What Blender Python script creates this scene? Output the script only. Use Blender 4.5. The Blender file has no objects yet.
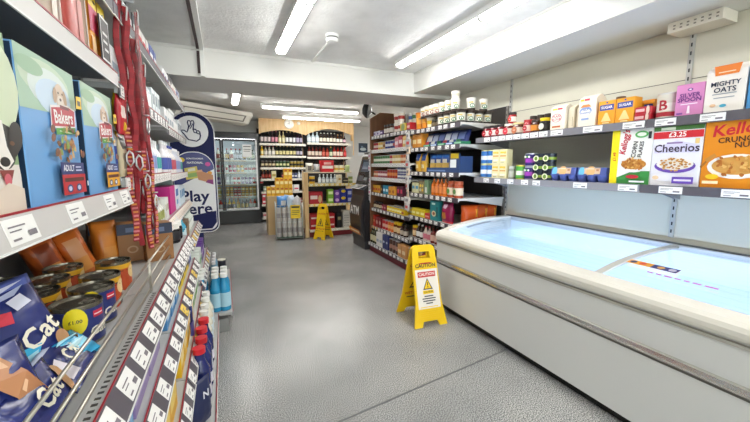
import bpy, math, random
from mathutils import Matrix, Vector
random.seed(7)
D = bpy.data; SC = bpy.context.scene; COL = SC.collection
PI = math.pi
# ------------------------------------------------------------------ materials
def lin(c):
    return c/12.92 if c <= .04045 else ((c+.055)/1.055)**2.4
def rgb(h):
    return tuple(lin(int(h[i:i+2], 16)/255) for i in (0, 2, 4)) + (1,)
_mats = {}
def mat(h, rough=.45, metal=0., spec=.5):
    k = (h, rough, metal, spec)
    if k in _mats: return _mats[k]
    m = D.materials.new('paint_'+h); m.use_nodes = True
    b = m.node_tree.nodes['Principled BSDF']
    b.inputs['Base Color'].default_value = rgb(h)
    b.inputs['Roughness'].default_value = rough
    b.inputs['Metallic'].default_value = metal
    b.inputs['Specular IOR Level'].default_value = spec
    _mats[k] = m
    return m
def speckle(name, c1, c2, c3, scale, rough, bump=0., bscale=60, spread=(.35, .65), big=None):
    m = D.materials.new(name); m.use_nodes = True
    nt = m.node_tree; N = nt.nodes; L = nt.links; b = N['Principled BSDF']
    tc = N.new('ShaderNodeTexCoord'); no = N.new('ShaderNodeTexNoise')
    no.inputs['Scale'].default_value = scale; no.inputs['Detail'].default_value = 3
    L.new(tc.outputs['Object'], no.inputs['Vector'])
    r = N.new('ShaderNodeValToRGB'); r.color_ramp.elements[0].position = spread[0]; r.color_ramp.elements[1].position = spread[1]
    r.color_ramp.elements[0].color = rgb(c1); r.color_ramp.elements[1].color = rgb(c3)
    e = r.color_ramp.elements.new((spread[0]+spread[1])/2); e.color = rgb(c2)
    L.new(no.outputs['Fac'], r.inputs['Fac'])
    out = r.outputs['Color']
    if big:
        n2 = N.new('ShaderNodeTexNoise'); n2.inputs['Scale'].default_value = big[0]; n2.inputs['Detail'].default_value = 4
        L.new(tc.outputs['Object'], n2.inputs['Vector'])
        mx = N.new('ShaderNodeMix'); mx.data_type = 'RGBA'; mx.blend_type = 'MULTIPLY'
        r2 = N.new('ShaderNodeValToRGB'); r2.color_ramp.elements[0].position = .35; r2.color_ramp.elements[1].position = .65
        r2.color_ramp.elements[0].color = rgb(big[1]); r2.color_ramp.elements[1].color = (1, 1, 1, 1)
        L.new(n2.outputs['Fac'], r2.inputs['Fac'])
        mx.inputs[0].default_value = 1
        L.new(out, mx.inputs[6]); L.new(r2.outputs['Color'], mx.inputs[7]); out = mx.outputs[2]
    L.new(out, b.inputs['Base Color']); b.inputs['Roughness'].default_value = rough
    if bump:
        n3 = N.new('ShaderNodeTexNoise'); n3.inputs['Scale'].default_value = bscale; n3.inputs['Detail'].default_value = 5
        L.new(tc.outputs['Object'], n3.inputs['Vector'])
        bp = N.new('ShaderNodeBump'); bp.inputs['Strength'].default_value = bump; bp.inputs['Distance'].default_value = .01
        L.new(n3.outputs['Fac'], bp.inputs['Height']); L.new(bp.outputs['Normal'], b.inputs['Normal'])
    return m
def wood(name, c1, c2, rough=.5, scale=3):
    m = D.materials.new(name); m.use_nodes = True
    nt = m.node_tree; N = nt.nodes; L = nt.links; b = N['Principled BSDF']
    tc = N.new('ShaderNodeTexCoord'); mp = N.new('ShaderNodeMapping'); mp.inputs['Scale'].default_value = (scale*6, scale*6, scale)
    no = N.new('ShaderNodeTexNoise'); no.inputs['Scale'].default_value = 3; no.inputs['Detail'].default_value = 5
    r = N.new('ShaderNodeValToRGB'); r.color_ramp.elements[0].color = rgb(c1); r.color_ramp.elements[1].color = rgb(c2)
    r.color_ramp.elements[0].position = .3; r.color_ramp.elements[1].position = .7
    L.new(tc.outputs['Object'], mp.inputs['Vector']); L.new(mp.outputs['Vector'], no.inputs['Vector'])
    L.new(no.outputs['Fac'], r.inputs['Fac']); L.new(r.outputs['Color'], b.inputs['Base Color'])
    b.inputs['Roughness'].default_value = rough
    return m
def emit(name, h, s):
    m = D.materials.new(name); m.use_nodes = True
    b = m.node_tree.nodes['Principled BSDF']
    b.inputs['Base Color'].default_value = rgb(h); b.inputs['Emission Color'].default_value = rgb(h)
    b.inputs['Emission Strength'].default_value = s
    return m
def glassy(name, tint, refl=.5, rough=.02, body=0.):
    # thin clear sheet: transparent with a fresnel-weighted gloss
    m = D.materials.new(name); m.use_nodes = True
    nt = m.node_tree; N = nt.nodes; L = nt.links
    for n in list(N): N.remove(n)
    o = N.new('ShaderNodeOutputMaterial'); t = N.new('ShaderNodeBsdfTransparent'); g = N.new('ShaderNodeBsdfGlossy')
    t.inputs['Color'].default_value = rgb(tint); g.inputs['Roughness'].default_value = rough
    lw = N.new('ShaderNodeFresnel'); lw.inputs['IOR'].default_value = 1.45
    mu = N.new('ShaderNodeMath'); mu.operation = 'MULTIPLY'; mu.inputs[1].default_value = refl
    mx = N.new('ShaderNodeMixShader')
    L.new(lw.outputs[0], mu.inputs[0]); L.new(mu.outputs[0], mx.inputs[0])
    L.new(t.outputs[0], mx.inputs[1]); L.new(g.outputs[0], mx.inputs[2]); L.new(mx.outputs[0], o.inputs[0])
    return m
WHITE = mat('EDEDEA', .5); DARK = mat('26262A', .5); BLACK = mat('101012', .45); GREY = mat('8E9092', .4)
TINK = mat('7A747C', .6); TICKET = mat('F4F2F0', .5); INK = mat('2A2A2E', .6); RAILD = mat('4A444C', .45); REDLINE = mat('A01828', .4)
STEEL = mat('C8C8CA', .28, .9); CHROME = mat('D8D4CC', .2, .9); WIRE = mat('C9C4B8', .3, .8)
GLASSM = glassy('clear_glass', 'F4FAFA', .9)
JARGLASS = glassy('jar_glass', 'F0F4F0', .7, .05)
# ------------------------------------------------------------------ mesh builder
_txt = {}
def text_data(s):
    if s in _txt: return _txt[s]
    c = D.curves.new('lettering', 'FONT'); c.body = s; c.size = 1; c.align_x = 'CENTER'; c.align_y = 'CENTER'
    c.resolution_u = 2; c.offset = .022
    o = D.objects.new('lettering', c)
    me = D.meshes.new_from_object(o)
    r = ([tuple(v.co) for v in me.vertices], [tuple(p.vertices) for p in me.polygons])
    D.objects.remove(o); D.meshes.remove(me); D.curves.remove(c)
    _txt[s] = r
    return r
class MB:
    def __init__(s): s.v = []; s.f = []; s.mi = []; s.sm = []; s.ms = []
    def m(s, m):
        if isinstance(m, str): m = mat(m)
        if m not in s.ms: s.ms.append(m)
        return s.ms.index(m)
    def add(s, vs, fs, m, smooth=False, M=None):
        n = len(s.v); i = s.m(m)
        for v in vs: s.v.append(tuple(M @ Vector(v)) if M else tuple(v))
        for f in fs: s.f.append(tuple(n+k for k in f)); s.mi.append(i); s.sm.append(smooth)
    def box(s, x0, x1, y0, y1, z0, z1, m, M=None):
        vs = [(x, y, z) for z in (z0, z1) for y in (y0, y1) for x in (x0, x1)]
        s.add(vs, [(0, 2, 3, 1), (4, 5, 7, 6), (0, 1, 5, 4), (2, 6, 7, 3), (0, 4, 6, 2), (1, 3, 7, 5)], m, False, M); return s
    def cbox(s, x0, x1, y0, y1, z0, z1, m, c=.004, M=None):
        # box with chamfered vertical edges and a chamfered top
        def ring(z, i):
            a, b, e, f = x0+i, x1-i, y0+i, y1-i
            return [(a+c, e, z), (b-c, e, z), (b, e+c, z), (b, f-c, z), (b-c, f, z), (a+c, f, z), (a, f-c, z), (a, e+c, z)]
        vs = ring(z0, 0)+ring(z1-c, 0)+ring(z1, c)
        fs = [tuple(reversed(range(8))), tuple(range(16, 24))]
        for r in (0, 8):
            for k in range(8): fs.append((r+k, r+(k+1) % 8, r+8+(k+1) % 8, r+8+k))
        s.add(vs, fs, m, False, M); return s
    def lathe(s, prof, m, cx=0, cy=0, seg=14, M=None, smooth=True):
        # prof: list of (r, z) or (r, z, mat) where mat colours the band above that ring
        n = len(prof); vs = []
        for p in prof:
            for k in range(seg):
                a = 2*PI*k/seg; vs.append((cx+p[0]*math.cos(a), cy+p[0]*math.sin(a), p[1]))
        cur = m
        for i in range(n-1):
            if len(prof[i]) > 2: cur = prof[i][2]
            fs = []
            for k in range(seg):
                k2 = (k+1) % seg; fs.append((i*seg+k, i*seg+k2, (i+1)*seg+k2, (i+1)*seg+k))
            b = len(s.v)
            s.add([vs[j] for j in range(i*seg, (i+2)*seg)], [tuple(q-i*seg for q in f) for f in fs], cur, smooth, M)
        s.add(vs[:seg], [tuple(reversed(range(seg)))], prof[0][2] if len(prof[0]) > 2 else m, False, M)
        s.add(vs[-seg:], [tuple(range(seg))], prof[-1][2] if len(prof[-1]) > 2 else cur, False, M)
        return s
    def prism(s, pts, a, b, m, ax='y', M=None, smooth=False):
        # pts are (x,z) for ax y, (y,z) for ax x, (x,y) for ax z
        def P(p, t): return {'y': (p[0], t, p[1]), 'x': (t, p[0], p[1]), 'z': (p[0], p[1], t)}[ax]
        n = len(pts); vs = [P(p, a) for p in pts]+[P(p, b) for p in pts]
        s.add(vs, [tuple(range(n)), tuple(reversed(range(n, 2*n)))]+[(k, k+n, (k+1) % n+n, (k+1) % n) for k in range(n)], m, smooth, M)
        return s
    def sheet(s, prof, a, b, t, m, ax='y', smooth=True):
        # a bent sheet of thickness t following an (x,z) profile
        n = len(prof); off = []
        for i, p in enumerate(prof):
            q = prof[min(i+1, n-1)]; r = prof[max(i-1, 0)]
            dx, dz = q[0]-r[0], q[1]-r[1]; l = math.hypot(dx, dz) or 1
            off.append((p[0]+dz/l*t, p[1]-dx/l*t))
        for i in range(n-1):
            s.prism([prof[i], prof[i+1], off[i+1], off[i]], a, b, m, ax)
        return s
    def tube(s, pts, r, m, seg=6, closed=False):
        pts = [Vector(p) for p in pts]; n = len(pts); vs = []
        u = None
        for i, p in enumerate(pts):
            a = pts[i-1] if (i or closed) else p; b = pts[(i+1) % n] if (i < n-1 or closed) else p
            d = (b-a).normalized() if (b-a).length else Vector((0, 0, 1))
            if u is None:
                u = d.orthogonal().normalized()
            u = (u-d*u.dot(d)); u = u.normalized() if u.length > 1e-6 else d.orthogonal().normalized()
            w = d.cross(u)
            rr = r[i] if isinstance(r, (list, tuple)) else r
            for k in range(seg):
                t = 2*PI*k/seg; vs.append(tuple(p+u*(rr*math.cos(t))+w*(rr*math.sin(t))))
        fs = []
        for i in range(n if closed else n-1):
            j = (i+1) % n
            for k in range(seg): fs.append((i*seg+k, i*seg+(k+1) % seg, j*seg+(k+1) % seg, j*seg+k))
        if not closed: fs += [tuple(reversed(range(seg))), tuple(range((n-1)*seg, n*seg))]
        s.add(vs, fs, m, True); return s
    def text(s, t, x, z, size, m, y=0, rot=0, sx=1, M=None, shear=0):
        # flat lettering on a plane facing -y
        vs, fs = text_data(t); c, n = math.cos(rot), math.sin(rot); out = []
        for v in vs:
            a, b = v[0]*size*sx+v[1]*size*shear, v[1]*size
            out.append((x+a*c-b*n, y, z+a*n+b*c))
        s.add(out, fs, m, False, M)
    def prints(s, specs, w, h, y, z0=0, M=None, step=.0004):
        # flat printed shapes on the -y face of a w x h front; u, v run 0..1
        for i, q in enumerate(specs):
            yy = y-step*(i+1)*.5-.0005; k = q[0]
            X = lambda u: (u-.5)*w
            Z = lambda v: z0+v*h
            if k == 'r':
                s.add([(X(q[1]), yy, Z(q[2])), (X(q[3]), yy, Z(q[2])), (X(q[3]), yy, Z(q[4])), (X(q[1]), yy, Z(q[4]))], [(0, 1, 2, 3)], q[5], False, M)
            elif k == 'e':
                n = 18; r = q[6] if len(q) > 6 else 0; a0 = q[7] if len(q) > 7 else (0, 2*PI)
                vs = []
                for j in range(n):
                    a = a0[0]+(a0[1]-a0[0])*j/(n-1 if a0 != (0, 2*PI) else n)
                    ex, ez = q[3]*w*math.cos(a), q[4]*w*math.sin(a)
                    vs.append((X(q[1])+ex*math.cos(r)-ez*math.sin(r), yy, Z(q[2])+ex*math.sin(r)+ez*math.cos(r)))
                s.add(vs, [tuple(range(n))], q[5], False, M)
            elif k == 'p':
                s.add([(X(u), yy, Z(v)) for u, v in q[1]], [tuple(range(len(q[1])))], q[2], False, M)
            elif k == 't':
                s.text(q[1], X(q[2]), Z(q[3]), q[4]*w, q[5], yy, q[6] if len(q) > 6 else 0, q[7] if len(q) > 7 else 1, M, q[8] if len(q) > 8 else 0)
        return s
    def wrap(s, specs, w, h, r, z0=0):
        # prints bent round a cylinder of radius r about the z axis, facing -y
        q = MB(); q.prints(specs, w, h, 0, z0)
        B = lambda v: ((r-v[1])*math.sin(v[0]/r), -(r-v[1])*math.cos(v[0]/r), v[2])
        for f, i in zip(q.f, q.mi):
            P = [Vector(q.v[k]) for k in f]; n = len(P)
            if n == 4:
                for k in range(6):
                    a, b = k/6, (k+1)/6
                    s.add([B(P[0].lerp(P[1], a)), B(P[0].lerp(P[1], b)), B(P[3].lerp(P[2], b)), B(P[3].lerp(P[2], a))], [(0, 1, 2, 3)], q.ms[i])
            elif n > 8:
                c = sum(P, Vector())/n; m_ = [c.lerp(p, .5) for p in P]
                s.add([B(p) for p in P]+[B(p) for p in m_]+[B(c)], [(k, (k+1) % n, (k+1) % n+n, k+n) for k in range(n)]+[(k+n, (k+1) % n+n, 2*n) for k in range(n)], q.ms[i])
            else: s.add([B(p) for p in P], [tuple(range(n))], q.ms[i])
        return s
    def mesh(s, name):
        me = D.meshes.new(name); me.from_pydata(s.v, [], s.f); me.update()
        for m in s.ms: me.materials.append(m)
        me.polygons.foreach_set('material_index', s.mi); me.polygons.foreach_set('use_smooth', s.sm)
        return me
def pillow(w, h, d, m, bands=None, crimp=True, nx=8, nz=10, seed=0, wr=.12):
    # a filled flexible packet standing upright, crimped at top (and foot)
    b = MB(); rnd = random.Random(seed); nx_, nz_ = nx, nz
    for side in (-1, 1):
        vs = []
        for j in range(nz+1):
            v = j/nz
            for i in range(nx+1):
                u = i/nx
                e = (1-abs(2*u-1)**3.0)
                p = min(1, (1-v)*3.2) if crimp else 1
                q = min(1, .55+v*2.2)
                th = d/2*e**.6*p*q*(1+rnd.uniform(-wr, wr)) if 0 < i < nx and j < nz else 0
                ww = w*(1-.06*math.sin(PI*v))
                vs.append(((u-.5)*ww, side*th, v*h))
        for j in range(nz):
            for i in range(nx):
                a = j*(nx+1)+i; f = (a, a+1, a+nx+2, a+nx+1)
                if side > 0: f = f[::-1]
                mm = m
                if bands and side < 0:
                    u, v = (i+.5)/nx, (j+.5)/nz
                    for (u0, v0, u1, v1, c) in bands:
                        if u0 <= u <= u1 and v0 <= v <= v1: mm = c
                b.add([vs[k] for k in f], [(0, 1, 2, 3)], mm, False)
    return b
def weld(me, smooth=True):
    import bmesh
    bm = bmesh.new(); bm.from_mesh(me); bmesh.ops.remove_doubles(bm, verts=bm.verts, dist=1e-5)
    bm.to_mesh(me); bm.free()
    if smooth: me.polygons.foreach_set('use_smooth', [True]*len(me.polygons))
    return me
# ------------------------------------------------------------------ objects
def O(name, me, parent=None, loc=(0, 0, 0), rot=0):
    if isinstance(me, MB): me = me.mesh(name)
    o = D.objects.new(name, me); COL.objects.link(o); o.location = loc
    o.rotation_euler = rot if isinstance(rot, tuple) else (0, 0, rot)
    if parent: o.parent = parent
    return o
LABELS = {}
def tag(o, label, cat, group=None):
    o['label'] = label; o['category'] = cat
    if group: o['group'] = group
    LABELS.setdefault(label, []).append(o.name)
    return o
def thing(name, label, cat, loc=(0, 0, 0), rot=0, group=None):
    return tag(O(name, None, None, loc, rot), label, cat, group)
def struct(name, me, loc=(0, 0, 0), rot=0):
    o = O(name, me, None, loc, rot); o['kind'] = 'structure'; return o
ORD = ['', 'first', 'second', 'third', 'fourth', 'fifth', 'sixth', 'seventh', 'eighth', 'ninth', 'tenth', 'eleventh', 'twelfth',
       'thirteenth', 'fourteenth', 'fifteenth', 'sixteenth', 'seventeenth', 'eighteenth', 'nineteenth', 'twentieth']
class T:
    # a product kind: root name, category, footprint, and its parts [(name, mesh, index of parent part or -1, own label)]
    def __init__(s, name, cat, w, d, h, parts): s.name, s.cat, s.w, s.d, s.h, s.parts = name, cat, w, d, h, parts
    def place(s, loc, rot, label, group=None):
        if len(s.parts) == 1:
            return tag(O(s.name, s.parts[0][1], None, loc, rot), label, s.cat, group)
        r = thing(s.name, label, s.cat, loc, rot, group); made = []
        for p in s.parts:
            o = O(p[0], p[1], r if p[2] < 0 else made[p[2]])
            if len(p) > 3 and p[3]: o['label'] = p[3]
            made.append(o)
        return r
_t = {}
def cached(fn):
    def g(*a, **k):
        key = (fn.__name__, repr(a), repr(sorted(k.items())))
        if key not in _t: _t[key] = fn(*a, **k)
        return _t[key]
    return g
@cached
def carton(w, d, h, body, specs=(), name='carton', cat='box', lod=1, side=None):
    b = MB(); b.cbox(-w/2, w/2, -d/2, d/2, 0, h, body, min(.002, w*.03))
    if side:
        for sx in (-1, 1):
            x = sx*(w/2+.0006); b.add([(x, -d/2+.002, .002), (x, d/2-.002, .002), (x, d/2-.002, h-.004), (x, -d/2+.002, h-.004)], [(0, 1, 2, 3)], side)
    if lod:
        b.prints(specs, w, h, -d/2); return T(name, cat, w, d, h, [('carton', b.mesh('carton'), -1)])
    p = MB().prints(specs, w, h, -d/2)
    return T(name, cat, w, d, h, [('carton_body', b.mesh('carton_body'), -1), ('printed_front', p.mesh('printed_front'), 0)])
@cached
def can(r, h, label, top='B8B8BA', band=None, name='tin_can', cat='can', lod=1, seg=12, z2=None):
    B = mat(label, .35); t = mat(top, .3, .6)
    if lod:
        p = [(r*.93, 0, t), (r, .004, B)]
        if band: p += [(r*1.001, h*.3, mat(band, .35)), (r*1.001, h*.62, B)]
        p += [(r, h-.006, t), (r*.96, h), (r*.9, h-.004)]
        return T(name, cat, 2*r, 2*r, h, [('can', MB().lathe(p, B, seg=seg).mesh('can'), -1)])
    body = MB().lathe([(r*.93, 0), (r*.97, .005), (r*.97, h-.006), (r, h-.004), (r, h), (r*.94, h), (r*.93, h-.005), (r*.5, h-.006), (r*.02, h-.006)], t, seg=24).mesh('tin_body')
    lp = [(r*.985, .008, B)]
    if band: lp += [(r*.986, h*.3, mat(band, .35)), (r*.986, h*.6, B)]
    lp += [(r*.985, h-.01)]
    lab = MB().lathe(lp, B, seg=24).mesh('paper_label')
    return T(name, cat, 2*r, 2*r, h, [('tin_body', body, -1), ('paper_label', lab, 0)])
@cached
def jar(r, h, lid, fill, label=None, name='glass_jar', cat='jar', lod=1, seg=12, lh=.2, spot=None):
    F = mat(fill, .2); Lm = mat(lid, .35)
    body = [(r*.9, 0, F), (r, r*.15, F), (r, h*.68), (r*.86, h*(1-lh))]
    lb = None
    if label: lb = [(r*1.012, h*.16, mat(label, .5)), (r*1.012, h*.6)]
    cap = [(r*.93, h*(1-lh)), (r*.93, h-.003), (r*.9, h), (r*.02, h)]
    if lod:
        b = MB().lathe(body, F, seg=seg).lathe(cap, Lm, seg=seg)
        if lb: b.lathe(lb, mat(label, .5), seg=seg)
        if spot: b.prints([('e', .5, .38, .26, .26, mat(spot))], 2*r, h, -r*1.03)
        return T(name, cat, 2*r, 2*r, h, [('jar', b.mesh('jar'), -1)])
    ps = [('jar_body', MB().lathe(body, F, seg=20).mesh('jar_body'), -1), ('lid', MB().lathe(cap, Lm, seg=20).mesh('lid'), 0)]
    if lb:
        l = MB().lathe(lb, mat(label, .5), seg=20)
        if spot: l.prints([('e', .5, .38, .3, .3, mat(spot)), ('r', .38, .36, .62, .4, mat('F4F0E8'))], 2*r, h, -r*1.03)
        ps.append(('paper_label', l.mesh('paper_label'), 0))
    return T(name, cat, 2*r, 2*r, h, ps)
@cached
def bottle(r, h, body, cap='C8B060', label=None, neck=.35, name='bottle', cat='bottle', lod=1, seg=10, shoulder=.6, lab=(.15, .5), nr=.36):
    Bm = mat(body, .18); Cm = mat(cap, .35)
    p = [(r*.9, 0, Bm), (r, r*.2, Bm), (r, h*(shoulder-.04)), (r*.82, h*(shoulder+.03)), (r*nr, h*(shoulder+.16)), (r*nr*.9, h*.9)]
    c = [(r*nr*1.15, h*.9), (r*nr*1.15, h), (r*.02, h)]
    l = [(r*1.015, h*lab[0]), (r*1.015, h*lab[1])]
    if lod:
        b = MB().lathe(p, Bm, seg=seg).lathe(c, Cm, seg=seg)
        if label: b.lathe(l, mat(label, .5), seg=seg)
        return T(name, cat, 2*r, 2*r, h, [('bottle', b.mesh('bottle'), -1)])
    ps = [('bottle_body', MB().lathe(p, Bm, seg=18).mesh('bottle_body'), -1), ('cap', MB().lathe(c, Cm, seg=18).mesh('cap'), 0)]
    if label: ps.append(('paper_label', MB().lathe(l, mat(label, .5), seg=18).mesh('paper_label'), 0))
    return T(name, cat, 2*r, 2*r, h, ps)
@cached
def pouch(w, h, d, col, bands=(), name='pouch', cat='packet', seed=0, specs=(), rough=.3):
    me = weld(pillow(w, h, d, mat(col, rough), [(a, b, c, e, mat(f, rough)) for a, b, c, e, f in bands], seed=seed).mesh('packet_body'))
    if specs:
        p = MB().prints(specs, w, h, -d*.56)
        return T(name, cat, w, d, h, [('packet_body', me, -1), ('printed_front', p.mesh('printed_front'), 0)])
    return T(name, cat, w, d, h, [('packet', me, -1)])
# ------------------------------------------------------------------ shelving bays (local frame: front faces -y, back at y=0)
class Bay:
    def __init__(s, pos, rot, W): s.pos = Vector(pos); s.rot = rot; s.W = W; s.sh = []
    def w(s, x, y, z):
        c, n = math.cos(s.rot), math.sin(s.rot)
        return (s.pos.x+x*c-y*n, s.pos.y+x*n+y*c, s.pos.z+z)
def ticket_mesh(w, h, col=TICKET, bars=True):
    b = MB(); b.box(-w/2, w/2, -.0012, 0, -h/2, h/2, col)
    if bars:
        b.prints([('r', .08, .66, .62, .72, TINK), ('r', .08, .5, .45, .55, TINK), ('r', .62, .2, .9, .42, TINK), ('r', .08, .16, .34, .24, TINK)], w, h, -.0014, -h/2)
    return b.mesh('price_ticket')
def shelving(name, label, pos, rot, W, shelves, zt, backcol, shelfcol, plinth=None, railcol=None, tick=None, ends=(1, 1), upcol='B9B9B6', back2=None, red=False, uz0=0, slots=True, z0=0, brackets=True, backsplit=None, lip=.045):
    """shelves: list of dict(z,d, tilt, rh, ticks=[(x0,x1,col)...])"""
    r = thing(name, label, 'shelving', pos, rot, None); bay = Bay(pos, rot, W); bay.root = r
    bk = MB().box(-W/2, W/2, 0, .008, z0+.02, zt, backcol)
    if backsplit:
        for z in backsplit: bk.box(-W/2, W/2, -.0015, 0, z-.002, z+.002, mat('55534C'))
    O('back_panel', bk, r)
    for i, sx in enumerate((-1, 1)):
        if not ends[i]: continue
        u = MB(); x = sx*(W/2-.013)
        u.box(x-.013, x+.013, -.012, 0, max(uz0, z0+.021), zt, upcol)
        if slots:
            z = max(uz0, z0+.021)+.03
            while z < zt-.03:
                u.box(x-.004, x+.004, -.0128, -.012, z, z+.022, BLACK); z += .05
        O('upright', u, r)
    for s in shelves:
        z, d = s['z'], s['d']; rh = s.get('rh', lip); ti = s.get('tilt', 0); c = s.get('col', shelfcol); hw = W/2-.002; xa = s.get('x0', -hw)
        m = MB(); m.box(xa, hw, -d, -.013, z-.02, z, c); m.box(xa, hw, -d, -d+.012, z-.034, z-.02, c)
        if brackets:
            for x in (xa+.012, hw-.012):
                m.prism([(-d+.08, z-.02), (-.014, z-.02), (-.014, z-.1), (-.05, z-.09)], x-.003, x+.003, c, 'x')
        so = O('shelf', m, r)
        rl = MB(); y1 = -d-.002
        rl.prism([(y1, z+.004), (y1, z+.0005), (y1-ti, z-rh), (y1-ti-.003, z-rh), (y1-.003, z+.004)], xa, hw, s.get('rail', railcol or RAILD), 'x')
        if red:
            rl.box(xa, hw, y1-.0045, y1-.001, z+.003, z+.007, REDLINE)
            rl.box(xa, hw, y1-ti-.005, y1-ti-.001, z-rh-.003, z-rh+.001, WHITE)
        O('price_rail', rl, so)
        a = math.atan2(ti, rh)
        for q in s.get('ticks', ()):
            tw = q[1]-q[0]; th = math.hypot(rh, ti)*.84
            k = (round(tw, 3), round(th, 3), q[2] if len(q) > 2 else None)
            if k not in _t: _t[k] = ticket_mesh(tw, th, mat(q[2]) if len(q) > 2 else TICKET)
            O('price_ticket', _t[k], so, ((q[0]+q[1])/2, y1-ti/2-.0035, z-rh/2+.002), (-a, 0, 0))
        bay.sh.append((z, d))
    if plinth:
        d0 = shelves[-1]['d']; zb = shelves[-1]['z']-.05
        O('plinth', MB().box(-W/2+.004, W/2-.004, -d0+.03, -.02, z0+.001, zb, plinth), r)
    return bay
def auto_ticks(W, tw, gap, col=None, skip=(), seed=1, x0=None, x1=None):
    out = []; rnd = random.Random(seed); x = (-W/2+.02) if x0 is None else x0; end = (W/2-.02) if x1 is None else x1; i = 0
    while x+tw < end:
        if i not in skip: out.append((x, x+tw)+((col,) if col else ()))
        x += tw+gap*rnd.uniform(.5, 1.5); i += 1
    return out
USED = {}
def row(bay, si, place, items, x=None, margin=.015, z=None, d=None):
    """fill one shelf left to right: items are ('gap', w) or (kind, count, gap, description[, levels[, rot, depth offset, group]])"""
    zz, dd = bay.sh[si] if si is not None else (z, d)
    if z is not None: zz = z
    if d is not None: dd = d
    x = -bay.W/2+.02 if x is None else x
    tot = {}
    for it in items:
        if it[0] != 'gap': tot[it[3]] = tot.get(it[3], 0)+it[1]*(it[4] if len(it) > 4 else 1)
    cnt = {}
    for it in items:
        if it[0] == 'gap': x += it[1]; continue
        k, n, g, desc = it[:4]; lv = it[4] if len(it) > 4 else 1; dy = it[5] if len(it) > 5 else 0
        for i in range(n):
            for l in range(lv):
                cnt[(desc, l)] = cnt.get((desc, l), 0)+1
                t = tot[desc]//lv
                lev = '' if lv == 1 else (('lower ', 'upper ') if lv == 2 else ('lowest ', 'middle ', 'topmost '))[l]
                lab = f"{lev}{desc} on {place}" if t == 1 else f"{ORD[cnt[(desc, l)]]} {lev}{desc} from left on {place}"
                px, py, pz = bay.w(x+k.w/2, -dd+margin+k.d/2+dy, zz+.0008+l*(k.h+.0006))
                k.place((px, py, pz), bay.rot+random.uniform(-.03, .03)*(0 if lv > 1 else 1), lab, f"{desc} on {place}" if tot[desc] > 1 else None)
            x += k.w+g
    return x
# ================================================================== the room
CREAM = mat('E2DFD0', .45); CEIL = speckle('painted_textured_ceiling', 'EAEAE8', 'F0F0EE', 'F4F4F2', 6, .75, .35, 45)
PAINT = mat('E6E5E1', .6)
FLOOR = speckle('speckled_grey_vinyl', '5A5A5C', '9A9A9A', 'D4D2CE', 190, .26, 0, 60, (.41, .59), (1.3, 'D8DADC'))
XW, YB, YF, ZC = 2.67, 8.9, -2.6, 2.37
struct('floor', MB().box(-2.1, 4.7, YF-.1, YB+.1, -.1, 0, FLOOR))
struct('trim_floor', MB().prism([(-.1, 1.46), (-.1, 1.472), (1.79, 1.752), (1.79, 1.74)], .0002, .0012, mat('5C5E60'), 'z'))
struct('ceiling', MB().box(-2.1, 4.7, YF-.1, YB+.1, ZC, ZC+.1, CEIL))
struct('wall_left', MB().box(-2.1, -2., YF-.1, YB+.1, 0, ZC, PAINT))
struct('wall_back', MB().box(-2.1, 4.7, YB, YB+.1, 0, ZC, PAINT))
struct('wall_right', MB().box(XW, XW+.1, YF-.1, 4.95, 0, ZC, mat('E4E1D4', .5)))
struct('wall_side', MB().box(XW+.1, 4.6, 4.85, 4.95, 0, ZC, PAINT))
struct('wall_far_right', MB().box(4.6, 4.7, 4.85, YB+.1, 0, ZC, PAINT))
struct('wall_front', MB().box(-2.1, XW+.1, YF-.1, YF, 0, .4, PAINT).box(-2.1, XW+.1, YF-.1, YF, 2.1, ZC, PAINT).box(-2.1, -1.5, YF-.1, YF, .4, 2.1, PAINT).box(2.2, XW+.1, YF-.1, YF, .4, 2.1, PAINT))
struct('added_window_1', MB().box(-1.5, 2.2, YF-.06, YF-.055, .4, 2.1, GLASSM).box(.32, .38, YF-.08, YF-.02, .4, 2.1, WHITE))  # unseen shop window, added so the world light fills the room
struct('trim_1', MB().box(-2., 4.6, 3.655, 4.35, 2.11, ZC-.001, PAINT).box(-2., 2.1, 3.643, 3.655, 2.342, 2.3685, PAINT))   # cross beam
struct('trim_2', MB().box(2.1, XW, YF, 3.654, 2.15, ZC-.001, PAINT).box(2.088, 2.1, YF, 3.64, 2.352, 2.3685, mat('D2D1CC')))   # boxed soffit over the wall shelves
struct('trim_3', MB().box(-.135, -.1, YF, 3.654, 2.335, ZC-.001, WHITE).box(-.16, -.136, YF, 3.654, 2.35, ZC-.001, mat('4A3A3A')).box(-.135, -.1, 3.62, 3.6545, 2.112, 2.335, WHITE)
       .box(-.16, -.136, 3.645, 3.6545, 2.14, 2.335, mat('4A3A3A')))
# ------------------------------------------------------------------ ceiling lamps
TUBE = emit('lit_tube', 'FFFDF8', 22.)
def batten(name, label, loc, rot, L, group='ceiling strip lights'):
    r = thing(name, label, 'light', loc, rot, group)
    O('housing', MB().prism([(-.03, 0), (.03, 0), (.05, -.03), (.05, -.055), (-.05, -.055), (-.05, -.03)], -L/2, L/2, mat('F0F0EE'), 'y'), r)
    O('end_cap', MB().box(-.036, .036, -L/2, -L/2+.04, -.079, -.0555, mat('E8E8E6')), r)
    O('end_cap', MB().box(-.036, .036, L/2-.04, L/2, -.079, -.0555, mat('E8E8E6')), r)
    n = 10; p = [(.045*math.cos(PI*k/n), -.0556-.028*math.sin(PI*k/n)) for k in range(n+1)]
    O('lit_diffuser', MB().prism(p, -L/2+.041, L/2-.041, TUBE, 'y', None, False), r)
    if L > 1.3:
        for y in (-L*.22, L*.22): O('clip', MB().prism([(x*1.1, (z+.0556)*1.1-.0556) for x, z in p], y-.012, y+.012, mat('DADAD6'), 'y'), r)
batten('strip_light', 'lit ceiling strip light nearest the white ceiling trunking, above the aisle', (.53, 2.57, ZC-.001), 0, 1.5)
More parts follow.
